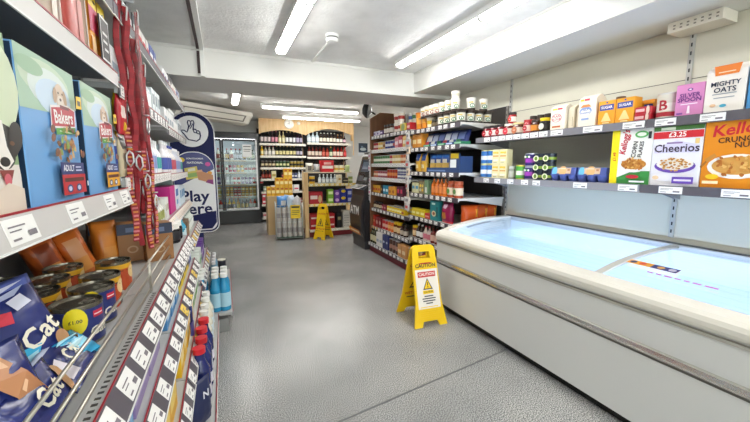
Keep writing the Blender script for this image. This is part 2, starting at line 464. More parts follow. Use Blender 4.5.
batten('strip_light', 'lit ceiling strip light beside the boxed soffit on the right', (1.70, 2.4, ZC-.001), 0, 1.75)
batten('strip_light', 'small lit strip light behind the beam, end-on near the ceiling air conditioner', (.24, 5.75, ZC-.001), 0, 1.0)
batten('strip_light', 'long lit strip light crossing behind the beam, nearer of the two crosswise ones', (1.55, 6.35, ZC-.001), PI/2, 1.8)
batten('strip_light', 'long lit strip light crossing behind the beam, the one by the wooden fascia', (2.05, 7.5, ZC-.001), PI/2, 1.75)
batten('strip_light', 'added unseen lit ceiling strip light behind the camera on the left', (.53, -.6, ZC-.001), 0, 1.5)  # added lamp out of view, brightens the near end of the aisle
batten('strip_light', 'added unseen lit ceiling strip light behind the camera on the right', (1.70, -.6, ZC-.001), 0, 1.75)  # second added lamp out of view, extra light on the near right
batten('strip_light', 'added hidden ceiling strip light in the back corner beyond the cash machine', (3.8, 6.6, ZC-.001), 0, 1.5)  # hidden lamp added to brighten the white wall past the end panel
r = thing('smoke_detector', 'round white smoke detector on the ceiling between the two strip lights', 'detector', (.88, 2.88, ZC-.001))
O('detector_body', MB().lathe([(.052, 0), (.055, -.02), (.05, -.022), (.05, -.032), (.054, -.036), (.046, -.058), (.02, -.064)][::-1], WHITE, seg=20), r)
O('vent_slots', MB().lathe([(.0508, -.032), (.0508, -.022)], mat('5A5A5C'), seg=20), r)
tag(O('cable_trunking', MB().box(-.012, .012, 0, .72, -.015, 0, WHITE), None, (.9, 2.932, ZC-.001)), 'white cable trunking from the smoke detector to the beam', 'trunking')
r = thing('junction_box', 'white perforated junction box under the soffit at the right wall', 'box', (2.55, 1.18, 2.149))
O('box_body', MB().cbox(-.05, .1, -.13, .13, -.06, 0, mat('E8E2D4'), .004), r)
hb = MB()
for k in range(7):
    for j in range(2): hb.box(-.0508, -.0502, -.11+k*.033, -.098+k*.033, -.045+j*.018, -.037+j*.018, mat('8A8478'))
O('vent_holes', hb, r)
# ceiling air conditioner, hung diagonally at the back left
r = thing('air_conditioner', 'long white air conditioner hung from the ceiling above the drinks fridge', 'air conditioner', (-.1, 6.85, ZC-.035), math.radians(39))
AC = mat('E9E6DC', .4); L = .72
prof = [(-.16, -.02), (.48, -.02), (.5, -.06), (.5, -.12), (.1, -.25), (-.05, -.22), (-.17, -.08)]
O('ac_body', MB().prism([(p[0], p[1]) for p in prof], -L, L, AC, 'x'), r)
g = MB()
def acl(u, v): a, b_ = Vector((-.173, -.08)), Vector((-.053, -.222)); p = a.lerp(b_, v); return p
p0, p1 = acl(0, .1), acl(0, .85)
g.add([(-L+.06, p0[0], p0[1]), (L-.12, p0[0], p0[1]), (L-.12, p1[0], p1[1]), (-L+.06, p1[0], p1[1])], [(0, 1, 2, 3)], mat('7E7A72'))
O('louvre_gap', g, r)
g = MB(); p0, p1 = acl(0, .2), acl(0, .72)
g.prism([(p0[0]-.008, p0[1]), (p1[0]-.008, p1[1]), (p1[0]-.001, p1[1]), (p0[0]-.001, p0[1])], -L+.09, L-.16, AC, 'x'); O('louvre', g, r)
O('end_panel', MB().prism([(p[0]*1.02, p[1]*1.02) for p in prof], L+.001, L+.02, mat('F0EEE6'), 'x'), r)
O('end_panel', MB().prism([(p[0]*1.02, p[1]*1.02) for p in prof], -L-.02, -L-.001, mat('F0EEE6'), 'x'), r)
for x in (-.5, .5): O('hanger', MB().box(x-.015, x+.015, .1, .13, -.0195, .034, STEEL), r)
# ================================================================== drinks fridge against the back wall
FB = mat('1C1C20', .35)
r = thing('drinks_fridge', 'black glass-door drinks fridge standing at the back left', 'fridge', (0, 8.3, 0))
O('fridge_shell', MB().box(-1.5, -1.46, .03, .59, .3, 1.9, FB).box(.735, .775, .03, .59, .3, 1.9, FB).box(-1.46, .735, .55, .59, .3, 1.9, mat('C9CED2')).box(-1.5, .775, .03, .59, 1.9, 2.04, FB).box(-1.46, .735, .045, .549, .3, .32, mat('D8DCDE')), r)
O('header', MB().cbox(-1.5, .775, -.02, .028, 1.9, 2.04, mat('2A2A2E', .3), .006), r)
O('base_grille', MB().box(-1.5, .775, .0, .57, .02, .299, mat('161618', .4)), r)
O('lamp_strip', MB().box(-1.4, .7, .06, .09, 1.87, 1.895, emit('fridge_lamp', 'F4F8FF', 9)), r)
for k, (x0, x1) in enumerate(((-1.45, -.74), (-.735, -.0), (.005, .735))):
    d = MB(); F = .035
    d.box(x0, x0+F, 0, .028, .32, 1.89, FB).box(x1-F, x1, 0, .028, .32, 1.89, FB if k < 2 else mat('D6D8DA', .3)).box(x0+F, x1-F, 0, .028, .32, .36, mat('D0D2D2', .3)).box(x0+F, x1-F, 0, .028, 1.85, 1.89, FB)
    dr = O('glass_door', d, r)
    O('glass_pane', MB().box(x0+F, x1-F, .012, .016, .36, 1.85, GLASSM), dr)
    O('door_handle', MB().tube([(x0+.05, -.001, .9), (x0+.05, -.035, .93), (x0+.05, -.035, 1.25), (x0+.05, -.001, 1.28)], .008, STEEL), dr)
    if k:
        O('paper_notice', MB().box((x0+x1)/2+.06, (x0+x1)/2+.25, -.002, -.0004, 1.5, 1.78, mat('F2F2F0')).prints([('r', .1, .8, .9, .86, INK), ('r', .1, .6, .9, .64, INK), ('r', .1, .45, .8, .49, INK)], .19, .28, -.003, 1.5, Matrix.Translation(((x0+x1)/2+.155, 0, 0))), dr)
fz = [.321, .62, .9, 1.17, 1.44]
for z in fz[1:]:
    so = O('wire_shelf', MB().box(-1.455, .73, .1, .54, z-.015, z, mat('E8EAEA')), r)
    O('price_strip', MB().box(-1.455, .73, .085, .0995, z-.035, z+.004, mat('F2F0EA')).box(-.6, .5, .0835, .085, z-.03, z-.018, mat('E0A030')), so)
fb = Bay((-.0, 8.95, 0), 0, 2.2)
FR = [[('E0A22A', 'F0D060', 'orange drink bottle'), ('C23A2A', 'F4F0E8', 'red soft drink bottle'), ('E8C040', '3A2A20', 'yellow drink bottle'), ('3A2A20', 'C8A040', 'dark cola bottle')],
      [('C8902A', 'F0E0B0', 'amber drink can'), ('E8C860', 'F0F0E0', 'pale yellow drink can'), ('302018', 'D8B050', 'dark drink can'), ('B02828', 'F0E0D0', 'red drink can')],
      [('D8D4E0', 'F4F4F4', 'silver drink can'), ('C03030', 'F0F0F0', 'red drink can'), ('6A3A8A', 'E0D0F0', 'purple drink can'), ('E0C8C0', 'C03040', 'pink drink can')],
      [('D04870', 'F0D0D8', 'pink drink can'), ('60A040', 'E8F0C8', 'green drink can'), ('E8E4DC', 'C03030', 'white drink can'), ('E8B838', 'F8F0D0', 'yellow drink can')],
      [('402418', 'D8A838', 'brown beer bottle'), ('C84830', 'F0E8D8', 'red-brown bottle'), ('E8DCC8', 'B04030', 'cream drink bottle'), ('2E4A2C', 'E0E0C0', 'green beer bottle'), ('2A2A3A', 'C8C8D8', 'dark blue drink bottle')]]
FN = ['bottom shelf of the drinks fridge', 'second fridge shelf from the bottom', 'middle shelf of the drinks fridge', 'second fridge shelf from the top', 'top shelf of the drinks fridge']
for si, z in enumerate(fz):
    its = []; rnd = random.Random(si+3); kinds = FR[si]; x = -.2
    seq = []
    while x < .68:
        k = rnd.randrange(len(kinds)); n = rnd.choice((1, 2, 2, 3)); a, b_, ds = kinds[k]
        if si in (0, 4): kd = bottle(.04, .25, a, 'D0D0D0' if k % 2 else 'C03028', b_, seg=8)
        else: kd = can(.036, .16 if si != 1 else .11, a, band=b_, name='drink_can', seg=8)
        its.append((kd, n, .01, ds, 1 if si in (0, 4) else (2 if si == 1 else 1), 0)); x += n*(kd.w+.01)
    row(fb, None, FN[si], its, x=-.2, z=z, d=.55)
# ================================================================== back wall drinks shelving with arched wooden fascia
PLY = wood('light_wood', 'D9B27C', 'E8C794', .5, 1.2)
def fascia(name, label, x0, x1, y, zb, zmid, zt):
    r = thing(name, label, 'panel', ((x0+x1)/2, y, zb)); w = (x1-x0)/2; n = 14
    arch = [(w-.05-(2*w-.1)*k/n, (zmid-zb)*math.sin(PI*(k/n)*.86+.2)) for k in range(n+1)]
    O('arched_board', MB().prism([(-w, 0), (-w, zt-zb), (w, zt-zb), (w, 0)]+arch, 0, .02, PLY, 'y'), r)
    return r
fascia('arched_fascia', 'light wooden arched fascia over the beer shelves left of the wine bay', .79, 1.855, 8.28, 2.02, 2.12, ZC-.003)
r = fascia('arched_fascia', 'light wooden arched fascia over the wine and spirits shelves', 1.86, 3.05, 8.28, 2.03, 2.19, ZC-.003)
O('side_board', MB().box(.574, .594, -.01, -.001, -.46, ZC-.003-2.03, PLY), r)
O('return_board', MB().box(.55, .593, .021, .1, -.1, ZC-.003-2.03, PLY), r)
tk = lambda W, s, c='F4F0E0': auto_ticks(W, .07, .03, c, (), s)
zl = [1.82, 1.54, 1.27, 1.01, .71, .42, .11]
bl = shelving('drinks_shelving', 'black shelving of beers and wines between fridge and wine bay', (1.325, 8.89, 0), 0, 1.06,
    [dict(z=z, d=.55, ticks=tk(1.06, k), rail=mat('E8E4DA')) for k, z in enumerate(zl)], 2.2, mat('141416'), mat('1C1C1E'), None, None, upcol='1A1A1C', slots=False)
P6 = ['top beer shelf', 'second beer shelf', 'third beer shelf', 'fourth beer shelf', 'fifth beer shelf', 'bottom beer shelf', 'sixth beer shelf']
P6 = [p+' by the fridge' for p in P6]
row(bl, 0, P6[0], [(bottle(.034, .29, '1A1418', 'A02838', 'E8D8D8', seg=8), 3, .014, 'dark wine bottle with white label'), (bottle(.034, .29, '2A1018', '801828', 'D890A0', seg=8), 2, .014, 'dark wine bottle with pink label'),
    (bottle(.034, .28, 'C8B880', 'E0D090', 'F0E8C0', seg=8), 2, .014, 'pale wine bottle with cream label'), (bottle(.034, .29, '141418', 'C8A850', 'F0F0F0', seg=8), 3, .014, 'black wine bottle with gold cap'), (bottle(.034, .29, '30202A', 'D0D0D8', 'B8B0C8', seg=8), 2, .014, 'dark wine bottle with grey label')])
row(bl, 2, P6[2], [(can(.036, .15, '3A2A20', band='D8C8A0', seg=8), 4, .01, 'brown beer can'), (can(.036, .15, '2A4A2A', band='D8D8A0', seg=8), 4, .01, 'green beer can'), (can(.036, .15, 'A89040', band='2A2A2A', seg=8), 4, .01, 'gold beer can')])
row(bl, 1, P6[1], [(bottle(.034, .22, 'E0B028', 'F0D060', 'F4E8B0', seg=8), 1, .014, 'yellow bottle with yellow cap'), (bottle(.036, .22, 'B8B0A0', '801828', 'F0ECE4', seg=8), 3, .012, 'clear bottle with large white label'),
    (bottle(.034, .23, '1C2418', 'C8B060', 'E8DCA0', seg=8), 6, .012, 'dark green bottle with cream label'), (bottle(.034, .23, '2A2430', '303040', 'C8C0D0', seg=8), 2, .012, 'dark bottle with lilac label')])
row(bl, 3, P6[3], [(bottle(.032, .2, '4A1C18', 'C8A050', 'A84030', seg=8), 3, .012, 'brown bottle with red label'), (carton(.1, .08, .18, 'E4DCB0', (('r', .1, .3, .9, .6, mat('B8A050')),)), 1, .02, 'cream drinks carton'), ('gap', .1), (carton(.08, .08, .14, '3A3030', (('e', .5, .5, .35, .3, mat('D06070')),)), 1, .02, 'dark box with pink spot'), ('gap', .05),
    (can(.033, .13, '30407A', band='E8E8F0', seg=8), 3, .012, 'blue beer can'), (bottle(.034, .2, 'D0D4DC', 'E0E0E0', 'F4F4F4', seg=8), 2, .012, 'clear bottle with white label')])
row(bl, 4, P6[4], [(can(.036, .13, '9AA890', band='E8E8E0', seg=8), 2, .014, 'pale green can'), (carton(.1, .1, .14, 'E8E8E4', (('r', .1, .2, .9, .55, mat('D040A0')),)), 1, .02, 'white carton with magenta panel'), (carton(.13, .1, .15, 'E8ECE8', (('r', .15, .25, .85, .6, mat('50A090')),)), 1, .02, 'white carton with teal panel'),
    (carton(.1, .1, .12, 'D04888', (('e', .5, .5, .3, .3, mat('F0D8E4')),)), 1, .02, 'pink multipack carton'), (carton(.12, .1, .15, 'F0F0EE', (('r', .1, .3, .9, .5, mat('D03058')),)), 2, .02, 'white multipack carton')], x=-.48)
row(bl, 5, P6[6], [(carton(.09, .1, .13, 'C83848', (('r', .1, .3, .9, .6, mat('F4F0F0')),)), 2, .012, 'red multipack carton', 2), (can(.034, .12, 'B8302C', band='F0E0D8', seg=8), 4, .012, 'red beer can'), (can(.034, .14, '1E3A24', band='C8B060', seg=8), 4, .012, 'dark green beer can'), (can(.034, .12, 'B03840', band='E8D0D0', seg=8), 2, .012, 'crimson beer can')])
row(bl, 6, P6[5], [(carton(.13, .12, .11, 'E0D0CC', (('r', .0, .35, 1, .65, mat('B83038')),)), 1, .012, 'white and red drinks crate'), (can(.045, .16, '141412', band='C8A040', seg=8), 7, .012, 'large black and gold beer can')])
wr = shelving('spirits_shelving', 'wooden shelving of wines and spirits under the arched fascia', (2.44, 8.89, 0), 0, 1.12,
    [dict(z=z, d=.56, ticks=tk(1.1, 30+k), rail=mat('E4DED0')) for k, z in enumerate((1.86, 1.52, 1.2))], 2.2, mat('1A1210'), mat('3A2A20'), None, None, upcol='C8A070', slots=False, z0=1.0)
tag(O('base_cupboard', MB().cbox(1.88, 3.0, 8.34, 8.89, .001, 1.0, PLY, .006)), 'light wooden base cupboard under the wine and spirits shelves', 'cupboard')
row(wr, 0, 'top spirits shelf under the arch', [(bottle(.045, .26, 'C8D8E0', 'E8F0F4', 'E8F0F4', seg=8), 3, .01, 'clear spirit bottle'), (bottle(.037, .25, '3A2A20', 'D8D8D0', 'F0E8D8', seg=8), 5, .012, 'brown spirit bottle with white label'), (bottle(.037, .22, '5A3018', 'C8A060', 'F0F0E8', seg=8), 2, .012, 'amber spirit bottle'), (bottle(.037, .2, '2A2028', 'C0C0C0', 'E8C0D0', seg=8), 1, .012, 'dark bottle with pink label')])
row(wr, 1, 'second spirits shelf under the arch', [(bottle(.04, .27, '5A2018', '201818', 'D8C8B8', seg=8), 4, .01, 'brown whisky bottle with cream label'), (bottle(.04, .25, '8A3020', '301818', 'C86050', seg=8), 2, .012, 'red-brown whisky bottle'), (bottle(.04, .26, '1E4028', 'B09040', 'C8D0B0', seg=8), 1, .012, 'green spirit bottle'), (bottle(.04, .27, '902018', '401010', 'E8D0C0', seg=8), 3, .012, 'red spirit bottle'), (bottle(.04, .25, 'A83028', 'C83028', 'E04848', seg=8), 1, .012, 'bright red spirit bottle')])
row(wr, 2, 'third spirits shelf under the arch', [(bottle(.036, .22, '3A2014', '181414', 'B8A080', seg=8), 11, .02, 'dark brown rum bottle')])
# clock, round sensor and poster
r = thing('wall_clock', 'round white clock on the wooden fascia above the beer shelves', 'clock', (1.46, 8.278, 2.265), 0)
Mx = Matrix.Rotation(PI/2, 4, 'X')
O('clock_case', MB().lathe([(.1, 0), (.11, .01), (.105, .03), (.09, .032)], mat('E8E4DA'), seg=24, M=Mx), r)
O('clock_face', MB().lathe([(.088, .0325), (.087, .0335)], mat('F6F4EC'), seg=24, M=Mx), r)
O('clock_hand', MB().box(-.004, .004, -.0352, -.034, -.01, .06, INK), r); O('clock_hand', MB().box(-.045, .01, -.0368, -.0355, -.004, .004, INK), r)
tag(O('alarm_sensor', MB().lathe([(.035, 0), (.04, .01), (.03, .03)], mat('E8E6DE'), seg=16, M=Mx), None, (1.68, 8.278, 2.29)), 'small round white sensor on the fascia right of the clock', 'sensor')
r = thing('poster', 'small dark blue poster on the white back wall by the arch', 'poster', (3.55, 8.8995, 1.58))
O('poster_sheet', MB().box(-.15, .15, -.003, 0, 0, .36, mat('E8ECEE')), r)
O('printed_picture', MB().prints([('r', .06, .25, .94, .95, mat('2A3A50')), ('e', .5, .5, .3, .14, mat('C8D4DC')), ('e', .4, .66, .12, .1, mat('7890A8'))], .3, .36, -.003), r)
r = thing('notice', 'white paper notice with red heading on the back wall', 'notice', (3.95, 8.8995, 1.4))
O('notice_sheet', MB().box(-.17, .17, -.003, 0, 0, .5, mat('F2EEEC')), r)
O('printed_heading', MB().prints([('r', .08, .78, .92, .9, mat('D04050')), ('r', .1, .6, .9, .63, INK), ('r', .1, .5, .8, .53, INK)], .34, .5, -.003), r)
# ================================================================== island of promotions in the middle of the back
PR = mat('7A1420', .4)
isl = shelving('promotion_shelving', 'promotion shelving island with yellow price strips and dark red plinth', (1.87, 6.75, 0), 0, .92,
    [dict(z=.98, d=.55, rail=mat('E8C860'), ticks=auto_ticks(.92, .06, .03, 'F8F0D0', (), 5)), dict(z=.61, d=.55, rail=mat('E8C860'), ticks=auto_ticks(.92, .06, .03, 'F8F0D0', (), 6)), dict(z=.14, d=.57, rail=mat('E8E0D0'), ticks=auto_ticks(.92, .07, .03, 'F8F8F0', (), 7))],
    1.2, mat('1A1416'), mat('D8CDB4'), PR, None, upcol='E0C89C', slots=False)
O('wooden_post', MB().box(-.54, -.47, -.57, -.5, .001, 1.19, PLY), isl.root)
O('riser_shelf', MB().box(-.455, .455, -.3, -.022, 1.17, 1.188, mat('D8CDB4')), isl.root)
row(isl, 0, 'top shelf of the promotion island', [(can(.05, .14, 'E8B820', 'D8D8D8', '40302A', name='tub', cat='tub', seg=10), 1, .02, 'yellow tub with dark band'), ('gap', .04), (bottle(.03, .17, 'B8C0C4', 'E8E8E8', 'E8ECEE', seg=8), 5, .012, 'clear bottle with white label'), (carton(.09, .1, .16, 'E8DCC0', (('e', .5, .5, .3, .2, mat('C89838')),)), 1, .02, 'cream carton with gold spot'), (carton(.1, .1, .1, '2A2420', (('r', .1, .4, .9, .6, mat('C8B890')),)), 1, .02, 'black carton'), (can(.045, .13, '8A9A48', band='D8D8A8', seg=8), 1, .01, 'olive green tub')], x=-.43)
row(isl, None, 'riser of the promotion island', [(pouch(.14, .17, .09, 'B8B4A8', ((.2, .2, .8, .7, '6A6660'),), seed=3), 1, .01, 'grey and white crinkled bag'), (pouch(.13, .15, .09, '8A8A8C', ((.2, .3, .8, .7, 'D8D8D4'),), seed=4), 1, .015, 'dark grey crinkled bag'), (carton(.24, .16, .22, 'C81E28', (('r', .05, .3, .95, .55, mat('F0E8E0')), ('r', .2, .65, .8, .85, mat('E8B0A8')))), 1, .02, 'large red carton'), (can(.05, .13, 'F0E8C0', 'F0F0E8', 'D8B040', seg=8), 2, .01, 'cream tub with yellow band'), (pouch(.1, .13, .06, 'A8B878', seed=5), 1, .01, 'pale green bag')], x=-.44, z=1.188, d=.3)
row(isl, 1, 'middle shelf of the promotion island', [(carton(.24, .2, .22, 'B81828', (('r', .06, .4, .6, .7, mat('F0D8D0')), ('e', .8, .4, .14, .3, mat('D8B080')))), 1, .1, 'large red and white carton'), (carton(.11, .12, .13, '7AB030', (('r', .1, .3, .9, .7, mat('E0ECB0')),)), 1, .02, 'lime green carton', 2), (carton(.1, .12, .12, '6A3AA0', (('e', .5, .5, .35, .3, mat('D8B0E0')),)), 1, .02, 'purple carton', 2), (carton(.11, .12, .13, '2838A0', (('e', .5, .7, .4, .26, mat('E8C820')),)), 1, .02, 'blue carton with yellow spot', 2), (carton(.1, .12, .13, '3040A8', (('r', .15, .2, .85, .7, mat('C8D0F0')),)), 1, .02, 'blue carton with pale panel', 2)], x=-.44)
row(isl, 2, 'bottom shelf of the promotion island', [(carton(.22, .2, .14, 'B01420', (('r', .06, .4, .94, .6, mat('E8D8D0')),)), 2, .02, 'wide red carton', 2), ('gap', .02), (carton(.1, .14, .3, '18181A', (('r', .2, .5, .8, .7, mat('A89868')),)), 1, .03, 'tall black carton'), (carton(.13, .14, .32, 'E0DCD4', tuple(('e', .2+.2*(k % 4), .12+.15*(k//4), .06, .035, mat('4A4440')) for k in range(20))), 1, .02, 'tall white carton with dark spots'), (bottle(.03, .25, 'C8A030', 'A03020', 'F0E0A0', seg=8), 1, .01, 'amber bottle')], x=-.44)
# ------------------------------------------------------------------ wire dump bin
r = thing('dump_bin', 'wire dump bin with yellow sign in front of the promotion island', 'basket', (1.1, 6.3, 0), math.radians(-6)); WW = mat('C8CCC8', .35, .5)
def grid(x0, x1, z0, z1, n, k, y, ax='x'):
    b = MB()
    for i in range(n+1):
        x = x0+(x1-x0)*i/n; q = [(x, y, z0), (x, y, z1)] if ax == 'x' else [(y, x, z0), (y, x, z1)]; b.tube(q, .0035, WW, 4)
    for j in range(k+1):
        z = z0+(z1-z0)*j/k; q = [(x0, y, z), (x1, y, z)] if ax == 'x' else [(y, x0, z), (y, x1, z)]; b.tube(q, .0035, WW, 4)
    return b
for y in (-.17, .2): O('wire_side', grid(-.27, .19, .03, .62, 6, 6, y), r)
for x in (-.27, .19): O('wire_side', grid(-.17, .2, .03, .62, 5, 6, x, 'y'), r)
O('base_tray', MB().box(-.268, .188, -.168, .198, .03, .05, mat('3A5A48')), r)
for x in (-.27, .19):
    for y in (-.17, .2): O('leg', MB().tube([(x, y, .001), (x, y, .66)], .007, WW), r)
sg = O('sign_card', MB().box(-.02, .15, -.18, -.176, .38, .62, mat('F2CE18')), r)
O('printed_text', MB().prints([('r', .1, .78, .9, .9, INK), ('r', .1, .55, .9, .6, mat('8A7A20')), ('r', .1, .42, .9, .47, mat('8A7A20')), ('r', .1, .28, .7, .33, mat('8A7A20'))], .17, .24, -.18, .38, Matrix.Translation((.065, 0, 0))), sg)
bb = Bay((1.1, 6.3, 0), math.radians(-6), .4)
rollk = can(.041, .26, 'D8D2CC', 'E8E8E4', 'B0A8A8', name='paper_roll', cat='roll', seg=10)
for j in range(2):
    for i in range(5):
        for l in range(2):
            rollk.place(bb.w(-.215+i*.089, -.115+j*.09, .052+l*.262), bb.rot, f"{ORD[i+1]} grey wrapped roll from left, {('lower','upper')[l]} layer, {('front','second')[j]} row of wire bin", 'grey wrapped rolls in the wire dump bin')
for k, (x, y, z, c, s, ds) in enumerate(((-.16, -.08, .58, '4A88C8', 1, 'blue and white plastic bag, left on the wire bin'), (.0, -.06, .585, 'C8D8E8', 2, 'pale blue plastic bag in the middle of the wire bin'), (.11, -.06, .58, 'DCDCE0', 3, 'white plastic bag, right on the wire bin'), (-.06, .1, .58, '88B0D8', 4, 'light blue plastic bag at the back of the wire bin'))):
    pouch(.2, .2, .12, c, ((.2, .2, .8, .6, 'F0F0F0'),), seed=s, name='plastic_bag', cat='bag').place(bb.w(x, y, z), bb.rot+s*.5, ds)
tag(O('display_plinth', MB().cbox(-.26, .22, -.15, .15, .001, .74, mat('C8A878'), .004), None, (1.0, 6.85, 0)), 'brown plinth of yellow cartons behind the wire dump bin', 'plinth')
ylw = carton(.075, .1, .17, 'E0A818', (('r', .1, .3, .9, .6, mat('F4E098')), ('r', .2, .7, .8, .85, mat('B05018'))))
yb = Bay((1.0, 7.0, 0), 0, .5)
for i in range(6):
    for l in range(1+(i > 1)+(i > 3)):
        ylw.place(yb.w(-.22+i*.08, -.22, .742+l*.171), 0, f"{ORD[i+1]} yellow carton from left behind the wire bin, {('lowest','second','topmost')[l]} layer", 'yellow cartons behind the wire dump bin')
# ================================================================== freezer
LIDG = glassy('frosted_lid_glass', 'F6FAFE', .3, .12); FW = mat('D6D6D4', .35); FW2 = mat('E0DCD2', .3); LIN = mat('E4EEFA', .3)
Y0, Y1 = -.3, 2.6
r = thing('chest_freezer', 'long white chest freezer with curved sliding glass lids under the wall shelves', 'freezer', (0, 0, 0))
O('kick_base', MB().box(1.81, 2.6, Y0+.03, Y1-.03, .001, .065, mat('0C0C0E', .6)), r)
cab = MB()
cab.box(1.76, 1.84, Y0, Y1, .065, .64, FW).box(2.57, 2.64, Y0, Y1, .065, .78, FW).box(1.84, 2.57, Y1-.07, Y1, .065, .66, FW).box(1.84, 2.57, Y0, Y0+.07, .065, .66, FW).box(1.84, 2.57, Y0+.07, Y1-.07, .065, .09, FW)
for z in (.655, ): pass
O('cabinet', cab, r)
ln = MB()
xi0, xi1, yi0, yi1 = 1.8405, 2.5695, Y0+.0705, Y1-.0705
ln.box(xi0, xi0+.004, yi0, yi1, .0905, .66, LIN).box(xi1-.004, xi1, yi0, yi1, .0905, .78, LIN).box(xi0+.004, xi1-.004, yi0, yi0+.004, .0905, .655, LIN).box(xi0+.004, xi1-.004, yi1-.004, yi1, .0905, .655, LIN).box(xi0+.004, xi1-.004, yi0+.004, yi1-.004, .0905, .31, LIN)
O('liner', ln, r)
O('liner_seam', MB().box(xi1-.0062, xi1-.0042, yi0+.01, yi1-.01, .5, .503, mat('A8BCCC')), r)
w_ = MB()
for k in range(22):
    y = 1.9+k*.026; w_.tube([(2.0, y, .313), (2.0, y, .52)], .002, mat('C0D4E4'), 4)
w_.tube([(2.0, 1.88, .52), (2.0, 2.47, .52)], .003, mat('C0D4E4'), 4)
O('wire_divider', w_, r)
O('chrome_rail', MB().prism([(1.76, .435), (1.745, .44), (1.738, .455), (1.745, .47), (1.76, .475)], Y0, Y1, CHROME, 'y').prism([(1.7595, .423), (1.7555, .423), (1.7555, .434), (1.7595, .434)], Y0, Y1, mat('6A6660'), 'y'), r)
def zl_(x):  # lid height across the freezer
    t = (x-1.79)/(2.6-1.79); return .71+.095*(1-(1-min(max(t, 0), 1))**2.6)
bump = [(1.76, .6405), (1.752, .645), (1.746, .66), (1.744, .68), (1.75, .7), (1.765, .716), (1.79, .724), (1.825, .732), (1.83, .72), (1.83, .6405)]
O('front_rim', MB().prism(bump, Y0, Y1, FW2, 'y').box(1.7525, 1.7598, Y0, Y1, .618, .63, mat('A8A49A')).box(1.7535, 1.7598, Y0, Y1, .6302, .6355, mat('78746C')), r)
xs = [1.832+(2.56-1.832)*k/14 for k in range(15)]
for nm, ya, yb_ in (('end_rim', Y1-.075, Y1), ('end_rim', Y0, Y0+.075)):
    O(nm, MB().prism([(x, zl_(x)+.012) for x in xs]+[(2.56, .6605), (1.832, .6605)], ya, yb_, FW2, 'y'), r)
O('back_rim', MB().box(2.561, 2.645, Y0, Y1, .7805, .815, mat('B8B8B6', .3)).box(2.575, 2.6, Y0, Y1, .8155, .822, mat('5A5A58')), r)
O('lid_divider', MB().sheet([(x, zl_(x)+.004) for x in xs], 1.155, 1.195, .014, mat('C4C0B6', .3)), r)
for ya, yb_, dz in ((1.197, Y1-.078, .0), (Y0+.078, 1.153, .0)):
    lo = O('glass_lid', MB().sheet([(x, zl_(x)-.002+dz) for x in xs], ya, yb_, .004, LIDG), r)
    if ya > 1: O('lid_handle', MB().sheet([(x, zl_(x)+.003) for x in xs[3:9]], yb_-.07, yb_-.045, .008, mat('8A8E90')), lo)
LED = emit('freezer_lamp', 'CFE6FF', 28.)
O('lamp_strip', MB().box(1.8445, 1.856, yi0+.05, yi1-.05, .59, .62, LED), r)
def on_lid(x, y): return (x, y, zl_(x)+.0075)
def sl(x): return math.atan2(zl_(x+.03)-zl_(x-.03), .06)
r = thing('lid_sticker', 'orange and navy sticker on the right freezer lid', 'sticker', on_lid(2.05, 1.03), (0, -sl(2.03), 0))
q = MB(); Ms = Matrix.Rotation(-PI/2, 4, 'Z') @ Matrix.Rotation(-PI/2, 4, 'X')
q.box(-.026, .026, -.115, .115, 0, .0008, mat('E8A020')); O('sticker_sheet', q, r)
q = MB(); q.box(-.0255, .0255, -.114, .0, .0009, .0012, mat('2A3070'))
for y, c in ((.09, '3A3A60'), (.045, 'D04828'), (-.04, 'D8A050'), (-.09, 'C8C0D0')): q.lathe([(.017, .0013), (.017, .0015)], mat(c), 0, y, 10)
O('printed_motif', q, r)
r = thing('lid_lettering', 'strip of small pink lettering on the right freezer lid', 'sticker', on_lid(1.97, .88), (0, -sl(1.97), 0))
q = MB()
rnd = random.Random(4); y = .13
while y > -.13:
    l = rnd.uniform(.02, .05); q.box(-.005, .005, y-l, y, 0, .0006, mat('C84890')); y -= l+.012
O('lettering', q, r)
tag(O('frozen_food_box', MB().cbox(-.08, .08, -.06, .06, 0, .31, mat('D03890'), .005), None, (2.06, .66, .3108), .3), 'magenta frozen food box inside the freezer, seen through the right lid', 'box')
# ================================================================== wall shelving above the freezer
BACK = mat('D9D6C6', .38); SHG = mat('8C8C90', .4)
def wt(z, seed, W): return None
WY0, WY1 = 1.235, 2.705; Wb = WY1-WY0
def T_at(y, w, c=None, yc=0): x = yc-y*.957; return (x-w/2, x+w/2)+((c,) if c else ())
yc1 = (WY0+WY1)/2
up1 = [T_at(y, .075, None, yc1) for y in (2.66, 2.56, 2.47, 2.38, 2.29, 2.2, 2.11, 2.02)]+[T_at(1.62, .13, None, yc1), T_at(1.36, .12, None, yc1)]+[T_at(1.9, .1, None, yc1)]
lo1 = [T_at(y, .07, None, yc1) for y in (2.65, 2.5, 2.34, 2.18, 2.06)]+[T_at(1.68, .1, None, yc1), T_at(1.36, .11, None, yc1)]
wb1 = shelving('wall_shelving', 'grey wall shelving bay of jars and sugar above the left freezer lid', (XW-.009, yc1, 0), -PI/2, Wb,
    [dict(z=1.562, d=.412, ticks=up1, rail=mat('7A787E')), dict(z=1.19, d=.412, ticks=lo1, rail=mat('908E92'))], 2.146, BACK, SHG, None, None, z0=.82, uz0=.84, backsplit=(1.83,))
yc2 = WY0-Wb/2
up2 = [T_at(y, .1, None, yc2) for y in (1.19, .98, .62)]
lo2 = [T_at(y, .11, None, yc2) for y in (1.13, .85, .5)]
wb2 = shelving('wall_shelving', 'grey wall shelving bay of oats and cereal above the right freezer lid', (XW-.009, yc2, 0), -PI/2, Wb,
    [dict(z=1.562, d=.412, ticks=up2, rail=mat('5A565C')), dict(z=1.19, d=.412, ticks=lo2, rail=mat('5A565C'))], 2.146, BACK, SHG, None, None, z0=.82, uz0=.84, backsplit=(1.83,), ends=(0, 1))
